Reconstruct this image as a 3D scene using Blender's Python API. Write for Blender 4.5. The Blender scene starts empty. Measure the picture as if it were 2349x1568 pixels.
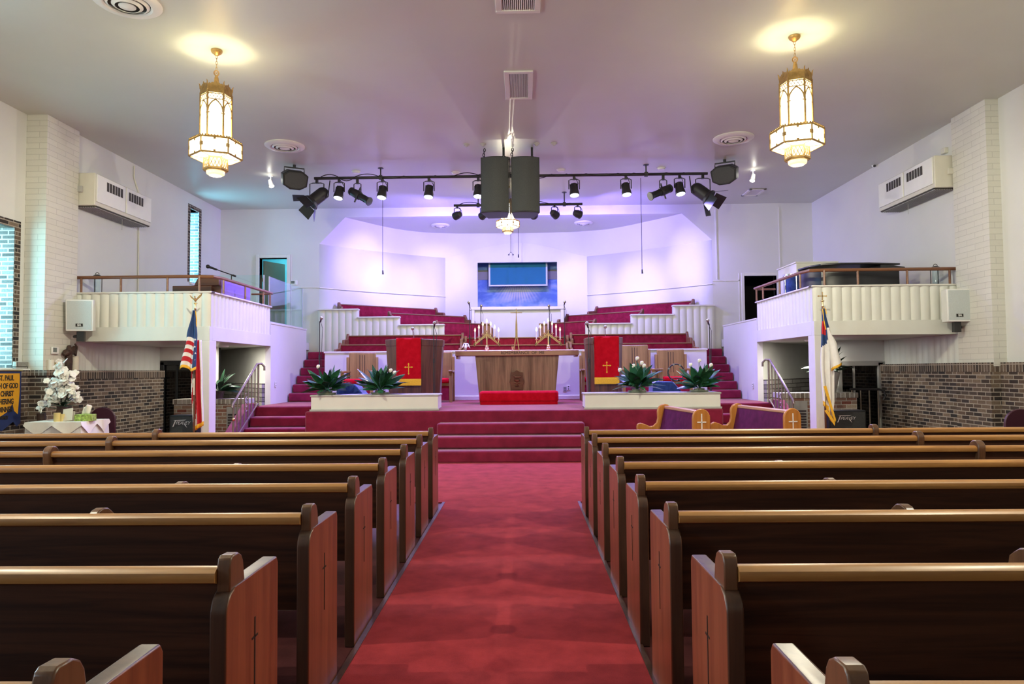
import bpy, bmesh, math, random
from mathutils import Vector, Matrix
random.seed(7)
PI = math.pi
C = bpy.context.scene.collection
SC = bpy.context.scene

# ------------------------------------------------------------------ camera
W, H, F = 2349.0, 1568.0, 1600.0
EYE = Vector((0, 0, 1.5))
PITCH, YAW, ROLL = 0.0401, 0.0156, -0.008
CAM = (Matrix.Rotation(YAW, 3, 'Z') @ Matrix.Rotation(PI/2 + PITCH, 3, 'X') @ Matrix.Rotation(ROLL, 3, 'Z'))
cd = bpy.data.cameras.new('camera'); cd.sensor_width = 36.0; cd.lens = F*36.0/W; cd.clip_start = 0.05
cam = bpy.data.objects.new('camera', cd); C.objects.link(cam)
cam.matrix_world = Matrix.Translation(EYE) @ CAM.to_4x4()
SC.camera = cam

def at(px, py, Y=None, X=None, Z=None):
    """the place in the room seen at a pixel of the photograph, on a plane of known depth, side or height"""
    d = CAM @ Vector(((px - W/2)/F, -(py - H/2)/F, -1.0))
    t = Y/d.y if Y is not None else (X/d.x if X is not None else (Z - EYE.z)/d.z)
    return EYE + d*t

# ------------------------------------------------------------------ world, exposure
SC.view_settings.view_transform = 'Standard'
SC.view_settings.look = 'None'
SC.view_settings.gamma = 1.0
SC.view_settings.use_curve_mapping = False
SC.view_settings.exposure = 2.25
SC.cycles.use_denoising = True
SC.cycles.max_bounces = 7
SC.cycles.diffuse_bounces = 4
SC.cycles.glossy_bounces = 3
SC.cycles.transmission_bounces = 5
SC.cycles.sample_clamp_indirect = 6.0
SC.cycles.caustics_reflective = False
SC.cycles.caustics_refractive = False
wd = bpy.data.worlds.new('world'); SC.world = wd; wd.use_nodes = True
wd.node_tree.nodes['Background'].inputs[0].default_value = (0.6, 0.75, 0.9, 1)
wd.node_tree.nodes['Background'].inputs[1].default_value = 0.3

def lamp(kind, name, loc, energy, color, aim=None, parent=None, **kw):
    l = bpy.data.lights.new(name, kind); l.energy = energy; l.color = color
    for k, v in kw.items(): setattr(l, k, v)
    o = bpy.data.objects.new(name, l); C.objects.link(o); o.location = loc
    if aim is not None:
        o.rotation_euler = (Vector(aim) - Vector(loc)).to_track_quat('-Z', 'Y').to_euler()
    if parent: o.parent = parent
    return o

# lamp strengths, tuned against the photograph
PANEL = 2.2       # glass of the lanterns
BULB = 7.0       # bulb in each lantern, seen through its open top
PAR = 210.0       # stage cans
WINDOW = 6.5      # daylight behind the coloured glass

# ------------------------------------------------------------------ materials
def nodes(name):
    m = bpy.data.materials.new(name); m.use_nodes = True
    nt = m.node_tree
    return m, nt, nt.nodes['Principled BSDF']

def N(nt, kind, **inp):
    n = nt.nodes.new(kind)
    for k, v in inp.items():
        k = k.replace('_', ' ')
        if k in n.inputs: n.inputs[k].default_value = v
    return n

def c4(c): return (c[0], c[1], c[2], 1.0)

def ramp(nt, fac, stops):
    r = nt.nodes.new('ShaderNodeValToRGB')
    el = r.color_ramp.elements
    while len(el) < len(stops): el.new(0.5)
    for e, (p, c) in zip(el, stops):
        e.position = p; e.color = c4(c)
    nt.links.new(fac, r.inputs[0])
    return r.outputs[0]

def coords(nt, scale=(1, 1, 1), kind='Object'):
    t = nt.nodes.new('ShaderNodeTexCoord'); mp = nt.nodes.new('ShaderNodeMapping')
    mp.inputs['Scale'].default_value = scale
    nt.links.new(t.outputs[kind], mp.inputs[0])
    return mp.outputs[0]

def bump(nt, b, height, strength, dist=0.01):
    n = nt.nodes.new('ShaderNodeBump'); n.inputs['Strength'].default_value = strength; n.inputs['Distance'].default_value = dist
    nt.links.new(height, n.inputs['Height']); nt.links.new(n.outputs[0], b.inputs['Normal'])

def paint(name, col, rough=0.5, var=0.06, scale=6.0, metal=0.0, bmp=0.05, bscale=60.0, spec=0.5, sheen=0.0):
    m, nt, b = nodes(name)
    v = coords(nt)
    n = N(nt, 'ShaderNodeTexNoise', Scale=scale, Detail=4.0); nt.links.new(v, n.inputs['Vector'])
    lo = [max(0, x*(1-var)) for x in col]; hi = [min(1, x*(1+var)) for x in col]
    nt.links.new(ramp(nt, n.outputs['Fac'], [(0.3, lo), (0.7, hi)]), b.inputs['Base Color'])
    b.inputs['Roughness'].default_value = rough; b.inputs['Metallic'].default_value = metal
    b.inputs['Specular IOR Level'].default_value = spec
    if sheen: b.inputs['Sheen Weight'].default_value = sheen
    if bmp:
        n2 = N(nt, 'ShaderNodeTexNoise', Scale=bscale, Detail=3.0); nt.links.new(v, n2.inputs['Vector'])
        bump(nt, b, n2.outputs['Fac'], bmp)
    return m

def wood(name, dark, light, grain='X', rough=0.35, dens=1.0, coat=0.15):
    """boards with the grain along one axis"""
    m, nt, b = nodes(name)
    s = {'X': (1.2, 22, 22), 'Y': (22, 1.2, 22), 'Z': (22, 22, 1.2)}[grain]
    v = coords(nt, [k*dens for k in s])
    n = N(nt, 'ShaderNodeTexNoise', Scale=1.0, Detail=6.0, Roughness=0.62, Distortion=0.7); nt.links.new(v, n.inputs['Vector'])
    v2 = coords(nt, [k*0.16*dens for k in s])
    n2 = N(nt, 'ShaderNodeTexNoise', Scale=1.0, Detail=3.0, Distortion=1.4); nt.links.new(v2, n2.inputs['Vector'])
    mx = nt.nodes.new('ShaderNodeMath'); mx.operation = 'ADD'
    nt.links.new(n.outputs['Fac'], mx.inputs[0]); nt.links.new(n2.outputs['Fac'], mx.inputs[1])
    md = nt.nodes.new('ShaderNodeMath'); md.operation = 'MULTIPLY'; md.inputs[1].default_value = 0.5
    nt.links.new(mx.outputs[0], md.inputs[0])
    mid = [(a + c)/2 for a, c in zip(dark, light)]
    nt.links.new(ramp(nt, md.outputs[0], [(0.36, dark), (0.5, mid), (0.64, light)]), b.inputs['Base Color'])
    b.inputs['Roughness'].default_value = rough
    b.inputs['Coat Weight'].default_value = coat; b.inputs['Coat Roughness'].default_value = 0.25
    bump(nt, b, n.outputs['Fac'], 0.12, 0.004)
    return m

def planar(nt):
    """(along the wall, height) for a wall facing any side, in world space"""
    g = nt.nodes.new('ShaderNodeNewGeometry')
    sp = nt.nodes.new('ShaderNodeSeparateXYZ'); nt.links.new(g.outputs['Position'], sp.inputs[0])
    sn = nt.nodes.new('ShaderNodeSeparateXYZ'); nt.links.new(g.outputs['True Normal'], sn.inputs[0])
    ab = nt.nodes.new('ShaderNodeMath'); ab.operation = 'ABSOLUTE'; nt.links.new(sn.outputs[0], ab.inputs[0])
    gt = nt.nodes.new('ShaderNodeMath'); gt.operation = 'GREATER_THAN'; gt.inputs[1].default_value = 0.6; nt.links.new(ab.outputs[0], gt.inputs[0])
    mx = nt.nodes.new('ShaderNodeMix'); mx.data_type = 'FLOAT'
    nt.links.new(gt.outputs[0], mx.inputs[0]); nt.links.new(sp.outputs[0], mx.inputs[2]); nt.links.new(sp.outputs[1], mx.inputs[3])
    cb = nt.nodes.new('ShaderNodeCombineXYZ'); nt.links.new(mx.outputs[0], cb.inputs[0]); nt.links.new(sp.outputs[2], cb.inputs[1])
    return cb.outputs[0]

def brick(name, cols, mortar, bw=0.21, bh=0.068, msize=0.008, bmp=0.6, rough=0.8, stand=False, grit=0.7):
    m, nt, b = nodes(name)
    v = planar(nt)
    if stand:
        mp = nt.nodes.new('ShaderNodeMapping'); mp.inputs['Rotation'].default_value = (0, 0, PI/2)
        nt.links.new(v, mp.inputs[0]); v = mp.outputs[0]
    t = nt.nodes.new('ShaderNodeTexBrick'); nt.links.new(v, t.inputs['Vector'])
    for k, x in (('Scale', 1.0), ('Mortar Size', msize), ('Mortar Smooth', 0.15), ('Bias', 0.0), ('Brick Width', bw), ('Row Height', bh)):
        t.inputs[k].default_value = x
    if stand: t.offset = 0.0
    t.inputs['Color1'].default_value = (0, 0, 0, 1); t.inputs['Color2'].default_value = (1, 1, 1, 1); t.inputs['Mortar'].default_value = (0.5, 0.5, 0.5, 1)
    k = len(cols) - 1
    colr = ramp(nt, t.outputs['Color'], [(i/k, c) for i, c in enumerate(cols)])
    n = N(nt, 'ShaderNodeTexNoise', Scale=40.0, Detail=4.0); nt.links.new(v, n.inputs['Vector'])
    mul = nt.nodes.new('ShaderNodeMix'); mul.data_type = 'RGBA'; mul.blend_type = 'MULTIPLY'; mul.inputs[0].default_value = grit
    nt.links.new(colr, mul.inputs[6]); nt.links.new(ramp(nt, n.outputs['Fac'], [(0.3, (.55, .55, .55)), (0.7, (1, 1, 1))]), mul.inputs[7])
    fin = nt.nodes.new('ShaderNodeMix'); fin.data_type = 'RGBA'
    nt.links.new(t.outputs['Fac'], fin.inputs[0]); nt.links.new(mul.outputs[2], fin.inputs[6]); fin.inputs[7].default_value = c4(mortar)
    nt.links.new(fin.outputs[2], b.inputs['Base Color'])
    inv = nt.nodes.new('ShaderNodeMath'); inv.operation = 'SUBTRACT'; inv.inputs[0].default_value = 1.0
    nt.links.new(t.outputs['Fac'], inv.inputs[1])
    bump(nt, b, inv.outputs[0], bmp, 0.008)
    b.inputs['Roughness'].default_value = rough
    return m

def emit(name, col, strength, base=None):
    m, nt, b = nodes(name)
    v = coords(nt); n = N(nt, 'ShaderNodeTexNoise', Scale=9.0, Detail=3.0); nt.links.new(v, n.inputs['Vector'])
    lo = [x*0.86 for x in col]
    nt.links.new(ramp(nt, n.outputs['Fac'], [(0.3, lo), (0.7, col)]), b.inputs['Emission Color'])
    b.inputs['Base Color'].default_value = c4(base or col)
    b.inputs['Emission Strength'].default_value = strength
    b.inputs['Roughness'].default_value = 0.3
    return m

def carpet(name, dark, light, scale=3.0, sheen=0.35):
    m, nt, b = nodes(name)
    v = coords(nt)
    n = N(nt, 'ShaderNodeTexNoise', Scale=scale, Detail=5.0, Roughness=0.6); nt.links.new(v, n.inputs['Vector'])
    f = N(nt, 'ShaderNodeTexNoise', Scale=260.0, Detail=2.0); nt.links.new(v, f.inputs['Vector'])
    mx = nt.nodes.new('ShaderNodeMix'); mx.data_type = 'FLOAT'; mx.inputs[0].default_value = 0.35
    nt.links.new(n.outputs['Fac'], mx.inputs[2]); nt.links.new(f.outputs['Fac'], mx.inputs[3])
    nt.links.new(ramp(nt, mx.outputs[0], [(0.35, dark), (0.62, light)]), b.inputs['Base Color'])
    b.inputs['Roughness'].default_value = 0.95; b.inputs['Specular IOR Level'].default_value = 0.1
    b.inputs['Sheen Weight'].default_value = sheen; b.inputs['Sheen Roughness'].default_value = 0.5
    bump(nt, b, f.outputs['Fac'], 0.5, 0.004)
    return m

def glass(name, col=(0.9, 1, 1), mixf=0.12, rough=0.02):
    """clear thin pane"""
    m = bpy.data.materials.new(name); m.use_nodes = True; nt = m.node_tree; nt.nodes.clear()
    o = nt.nodes.new('ShaderNodeOutputMaterial'); t = nt.nodes.new('ShaderNodeBsdfTransparent'); g = nt.nodes.new('ShaderNodeBsdfGlossy')
    t.inputs[0].default_value = c4(col); g.inputs['Roughness'].default_value = rough
    mx = nt.nodes.new('ShaderNodeMixShader'); fr = nt.nodes.new('ShaderNodeLayerWeight'); fr.inputs[0].default_value = 0.5
    pw = nt.nodes.new('ShaderNodeMath'); pw.operation = 'POWER'; pw.inputs[1].default_value = 3.0; nt.links.new(fr.outputs['Facing'], pw.inputs[0])
    ma = nt.nodes.new('ShaderNodeMath'); ma.operation = 'MULTIPLY_ADD'; ma.inputs[1].default_value = 0.45; ma.inputs[2].default_value = mixf*0.3; nt.links.new(pw.outputs[0], ma.inputs[0])
    nt.links.new(ma.outputs[0], mx.inputs[0]); nt.links.new(t.outputs[0], mx.inputs[1]); nt.links.new(g.outputs[0], mx.inputs[2])
    nt.links.new(mx.outputs[0], o.inputs[0])
    return m

M = {}
M['wall'] = paint('wall_paint', (0.68, 0.68, 0.655), 0.55, 0.02, 1.5, bmp=0.06, bscale=90)
M['ceil'] = paint('ceiling_paint', (0.595, 0.605, 0.535), 0.36, 0.03, 0.8, bmp=0.05, bscale=14)
M['trim'] = paint('white_trim_paint', (0.74, 0.73, 0.68), 0.4, 0.02)
M['white'] = paint('white_enamel', (0.80, 0.81, 0.79), 0.35, 0.02)
M['panelling'] = paint('cream_panelling', (0.71, 0.72, 0.66), 0.45, 0.03, 3.0)
M['pbrick'] = brick('painted_brick', [(0.66, 0.65, 0.58), (0.70, 0.69, 0.62)], (0.50, 0.49, 0.44), 0.42, 0.095, 0.004, 0.4, 0.6, grit=0.08)
M['brick'] = brick('dark_brick', [(0.02, 0.016, 0.018), (0.05, 0.034, 0.028), (0.13, 0.085, 0.06), (0.22, 0.16, 0.115), (0.035, 0.025, 0.03)], (0.36, 0.31, 0.26))
M['soldier'] = brick('soldier_brick', [(0.03, 0.022, 0.02), (0.2, 0.14, 0.10), (0.05, 0.035, 0.03)], (0.36, 0.31, 0.26), 0.17, 0.07, 0.008, stand=True)
M['tanbrick'] = brick('tan_brick', [(0.30, 0.10, 0.07), (0.45, 0.36, 0.27), (0.25, 0.09, 0.06)], (0.5, 0.47, 0.42), 0.21, 0.075, 0.008)
M['wbrick'] = brick('white_topped_brick', [(0.55, 0.52, 0.45), (0.2, 0.16, 0.13), (0.6, 0.57, 0.5)], (0.62, 0.6, 0.55), 0.2, 0.09, 0.012, stand=True)
M['jambbrick'] = brick('whitewashed_brick', [(0.10, 0.09, 0.09), (0.30, 0.30, 0.30), (0.16, 0.15, 0.15)], (0.5, 0.5, 0.5), 0.21, 0.072, 0.012)
M['stone'] = brick('fieldstone', [(0.22, 0.2, 0.18), (0.4, 0.38, 0.34), (0.5, 0.48, 0.44)], (0.05, 0.045, 0.04), 0.46, 0.095, 0.008)
M['carpet'] = carpet('rose_carpet', (0.23, 0.014, 0.02), (0.38, 0.032, 0.04), 5.0, 0.06)
M['stagecarpet'] = carpet('crimson_carpet', (0.14, 0.006, 0.025), (0.25, 0.014, 0.05), 4.0, 0.3)
M['upholstery'] = carpet('crimson_upholstery', (0.16, 0.006, 0.02), (0.28, 0.016, 0.05), 8.0, 0.1)
M['velvet'] = carpet('red_velvet', (0.38, 0.0, 0.008), (0.52, 0.004, 0.018), 10.0, 0.08)
M['purplecloth'] = carpet('plum_upholstery', (0.07, 0.006, 0.035), (0.12, 0.012, 0.062), 9.0, 0.03)
M['floor'] = paint('maroon_floor_tile', (0.075, 0.022, 0.024), 0.3, 0.3, 5.0, bmp=0.05)
M['pew'] = wood('dark_pew_oak', (0.018, 0.006, 0.004), (0.115, 0.042, 0.020), 'X', 0.5, 1.0, 0.0)
M['rail'] = wood('toplit_pew_rail_oak', (0.22, 0.085, 0.022), (0.52, 0.25, 0.07), 'X', 0.42)  # lighter than the backs: light from above put into the rail colour
M['pewend'] = wood('pew_end_oak', (0.12, 0.03, 0.012), (0.27, 0.08, 0.034), 'Z', 0.35)
M['pewcap'] = wood('pew_edge_oak', (0.035, 0.013, 0.008), (0.10, 0.042, 0.024), 'Z', 0.38)
M['pewpost'] = wood('pew_post_oak', (0.07, 0.028, 0.014), (0.19, 0.085, 0.04), 'Z', 0.32)
M['carve'] = paint('carved_groove', (0.015, 0.006, 0.004), 0.7)
M['goldoak'] = wood('golden_oak', (0.36, 0.13, 0.022), (0.55, 0.235, 0.05), 'Z', 0.3)
M['paleoak'] = wood('pale_rail_oak', (0.50, 0.25, 0.14), (0.62, 0.36, 0.21), 'Y', 0.3)
M['oak'] = wood('pulpit_oak', (0.05, 0.018, 0.009), (0.165, 0.070, 0.034), 'Z', 0.4, 1.6)
M['tableoak'] = wood('table_oak', (0.10, 0.05, 0.032), (0.33, 0.20, 0.135), 'Z', 0.35, 1.3)
M['topoak'] = wood('table_top_oak', (0.30, 0.16, 0.10), (0.48, 0.28, 0.18), 'X', 0.35, 1.3)
M['chairoak'] = wood('chair_oak', (0.17, 0.095, 0.030), (0.33, 0.20, 0.068), 'Z', 0.4, 1.4)
M['railwood'] = wood('balcony_rail_wood', (0.14, 0.055, 0.025), (0.26, 0.115, 0.055), 'X', 0.35)
M['choirwood'] = wood('choir_pew_wood', (0.14, 0.06, 0.03), (0.30, 0.14, 0.075), 'X', 0.4)
M['organ'] = wood('organ_wood', (0.075, 0.026, 0.012), (0.14, 0.055, 0.026), 'X', 0.4)
M['brass'] = paint('brass', (0.72, 0.52, 0.25), 0.28, 0.08, 12, metal=1.0, bmp=0.02)
M['lampbrass'] = paint('lantern_brass', (0.45, 0.28, 0.10), 0.42, 0.2, 20, metal=0.75, bmp=0.1)
M['gold'] = paint('gold_thread', (0.85, 0.48, 0.03), 0.6, 0.12, 60, bmp=0.3, bscale=200)
M['black'] = paint('black_metal', (0.018, 0.018, 0.02), 0.45, 0.15, 10)
M['cable'] = paint('black_rubber', (0.012, 0.012, 0.014), 0.6, 0.1, 10)
M['grille'] = paint('black_speaker_grille', (0.035, 0.04, 0.04), 0.42, 0.3, 120, bmp=0.4, bscale=300)
M['box'] = paint('black_cabinet', (0.012, 0.014, 0.016), 0.4, 0.15, 20)
M['wgrille'] = paint('white_speaker_grille', (0.55, 0.60, 0.60), 0.5, 0.05, 90, bmp=0.4, bscale=300)
M['steel'] = paint('brushed_steel', (0.35, 0.33, 0.30), 0.4, 0.1, 20, metal=0.8)
M['railsteel'] = paint('bronze_railing_steel', (0.26, 0.21, 0.17), 0.42, 0.15, 20, metal=0.6)
M['hvac'] = paint('heater_enamel', (0.66, 0.64, 0.56), 0.42, 0.03)
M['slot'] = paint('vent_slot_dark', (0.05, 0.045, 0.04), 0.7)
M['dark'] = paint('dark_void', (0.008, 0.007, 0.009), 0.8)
M['doorleaf'] = paint('door_olive', (0.22, 0.22, 0.17), 0.45, 0.04)
M['leaf'] = paint('lily_leaf', (0.026, 0.115, 0.05), 0.26, 0.4, 9.0, bmp=0.1, bscale=40)
M['fern'] = paint('fern_leaf', (0.014, 0.045, 0.022), 0.4, 0.5, 9.0)
M['flower'] = paint('white_petal', (0.82, 0.82, 0.76), 0.55, 0.05)
M['pot'] = paint('glazed_pot', (0.32, 0.34, 0.26), 0.35, 0.1)
M['urn'] = paint('white_urn', (0.55, 0.55, 0.53), 0.5, 0.05)
M['candle'] = paint('ivory_wax', (0.80, 0.76, 0.66), 0.5, 0.03)
M['ycandle'] = paint('yellow_wax', (0.66, 0.52, 0.22), 0.5, 0.06)
M['flame'] = emit('candle_bulb', (1.0, 0.62, 0.22), 1.6)
M['violetlit'] = paint('violet_lit_cover', (0.27, 0.18, 0.52), 0.8, 0.05, 20)  # violet stage light put into the organ cover's colour
M['cloth'] = paint('white_cloth', (0.74, 0.77, 0.78), 0.8, 0.03, 20, bmp=0.2)
M['bluefab'] = carpet('blue_cloth', (0.014, 0.03, 0.13), (0.035, 0.08, 0.26), 14.0)
M['lanternglass'] = emit('lantern_glass', (1.0, 0.94, 0.70), PANEL)
M['lowerglass'] = emit('lantern_amber_glass', (1.0, 0.80, 0.46), 0.6)
M['bowlglass'] = emit('lantern_bowl_glass', (1.0, 0.74, 0.36), 0.35)
M['led'] = emit('led_lens', (0.62, 0.72, 1.0), 2.0)
M['spotlens'] = emit('spot_lens', (1.0, 0.98, 0.86), 2.5)
M['cyanglass'] = emit('cyan_window_glass', (0.30, 0.72, 0.82), WINDOW*0.4)
M['blueglass'] = emit('blue_window_glass', (0.22, 0.72, 1.0), WINDOW*0.9)
M['dayglass'] = emit('pale_window_glass', (0.62, 0.84, 1.0), WINDOW*1.1)
M['teal'] = paint('teal_lit_room', (0.12, 0.42, 0.48), 0.6)  # teal daylight of the side room put into its wall colour
M['screen'] = paint('teal_screen_cloth', (0.0, 0.16, 0.30), 0.7, 0.05, 3.0, bmp=0)
M['screenframe'] = paint('screen_frame', (0.55, 0.60, 0.66), 0.4)
M['pane'] = glass('clear_pane')
M['tint'] = glass('dark_pane', (0.10, 0.10, 0.13), 0.2)
M['bannergold'] = paint('banner_gold_satin', (0.75, 0.36, 0.01), 0.5, 0.06, 10)
M['navy'] = paint('navy_cloth', (0.012, 0.028, 0.12), 0.7, 0.1, 10)
M['flagred'] = paint('flag_red', (0.48, 0.008, 0.02), 0.7, 0.06, 20)
M['flagwhite'] = paint('flag_white', (0.78, 0.77, 0.75), 0.7, 0.03, 20)
M['flagblue'] = paint('flag_blue', (0.012, 0.045, 0.16), 0.7, 0.08, 20)
M['maroon'] = paint('maroon_chair_vinyl', (0.045, 0.006, 0.018), 0.45)
M['ink'] = paint('black_ink', (0.02, 0.016, 0.014), 0.7)
M['pianoblack'] = paint('satin_piano_black', (0.014, 0.014, 0.018), 0.3)
M['lime'] = paint('tissue_box_green', (0.32, 0.46, 0.10), 0.6, 0.6, 30)
M['driftwood'] = paint('dark_driftwood', (0.05, 0.024, 0.018), 0.6, 0.6, 14, bmp=0.6, bscale=20)
M['cardboard'] = paint('cream_card', (0.72, 0.67, 0.56), 0.7)
M['greyplate'] = paint('grey_plate', (0.42, 0.42, 0.40), 0.5)
M['lcd'] = paint('lcd_grey', (0.14, 0.17, 0.15), 0.3)
M['grate'] = paint('iron_grate', (0.06, 0.05, 0.055), 0.5)
M['chrome'] = paint('chrome', (0.75, 0.75, 0.78), 0.15, 0.03, metal=1.0, bmp=0)

def mural_mat():
    m, nt, b = nodes('sky_mural')
    v = coords(nt, (1.0, 1.0, 1.6))
    n = N(nt, 'ShaderNodeTexNoise', Scale=2.2, Detail=6.0, Distortion=0.5); nt.links.new(v, n.inputs['Vector'])
    t = nt.nodes.new('ShaderNodeTexCoord'); sp = nt.nodes.new('ShaderNodeSeparateXYZ'); nt.links.new(t.outputs['Object'], sp.inputs[0])
    mp = nt.nodes.new('ShaderNodeMapRange'); mp.inputs[1].default_value = -0.1; mp.inputs[2].default_value = 0.5; mp.inputs[3].default_value = 0.22; mp.inputs[4].default_value = -0.05
    nt.links.new(sp.outputs[2], mp.inputs[0])
    ad = nt.nodes.new('ShaderNodeMath'); ad.operation = 'ADD'; nt.links.new(n.outputs['Fac'], ad.inputs[0]); nt.links.new(mp.outputs[0], ad.inputs[1])
    base = ramp(nt, ad.outputs[0], [(0.38, (0.12, 0.24, 0.62)), (0.52, (0.24, 0.40, 0.72)), (0.72, (0.55, 0.62, 0.76))])
    # rays spreading down from behind the screen
    at2 = nt.nodes.new('ShaderNodeMath'); at2.operation = 'ARCTAN2'
    sh = nt.nodes.new('ShaderNodeMath'); sh.operation = 'SUBTRACT'; sh.inputs[1].default_value = 1.35; nt.links.new(sp.outputs[2], sh.inputs[0])
    nt.links.new(sp.outputs[0], at2.inputs[0]); nt.links.new(sh.outputs[0], at2.inputs[1])
    sn = nt.nodes.new('ShaderNodeMath'); sn.operation = 'SINE'; ml = nt.nodes.new('ShaderNodeMath'); ml.operation = 'MULTIPLY'; ml.inputs[1].default_value = 70.0
    nt.links.new(at2.outputs[0], ml.inputs[0]); nt.links.new(ml.outputs[0], sn.inputs[0])
    ab = nt.nodes.new('ShaderNodeMath'); ab.operation = 'ABSOLUTE'; nt.links.new(sp.outputs[0], ab.inputs[0])
    fx = nt.nodes.new('ShaderNodeMapRange'); fx.inputs[1].default_value = 0.2; fx.inputs[2].default_value = 0.75; fx.inputs[3].default_value = 1; fx.inputs[4].default_value = 0; nt.links.new(ab.outputs[0], fx.inputs[0])
    fz = nt.nodes.new('ShaderNodeMapRange'); fz.inputs[1].default_value = 0.25; fz.inputs[2].default_value = 0.5; nt.links.new(sp.outputs[2], fz.inputs[0])
    m1 = nt.nodes.new('ShaderNodeMath'); m1.operation = 'MULTIPLY'; nt.links.new(fx.outputs[0], m1.inputs[0]); nt.links.new(fz.outputs[0], m1.inputs[1])
    rr = nt.nodes.new('ShaderNodeMapRange'); rr.inputs[1].default_value = -1; rr.inputs[2].default_value = 1; rr.inputs[3].default_value = 0.35; rr.inputs[4].default_value = 1; nt.links.new(sn.outputs[0], rr.inputs[0])
    m2 = nt.nodes.new('ShaderNodeMath'); m2.operation = 'MULTIPLY'; nt.links.new(m1.outputs[0], m2.inputs[0]); nt.links.new(rr.outputs[0], m2.inputs[1])
    mx = nt.nodes.new('ShaderNodeMix'); mx.data_type = 'RGBA'; nt.links.new(m2.outputs[0], mx.inputs[0]); nt.links.new(base, mx.inputs[6]); mx.inputs[7].default_value = (0.66, 0.64, 0.68, 1)
    nt.links.new(mx.outputs[2], b.inputs['Base Color'])
    b.inputs['Roughness'].default_value = 0.7
    return m
M['mural'] = mural_mat()

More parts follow.
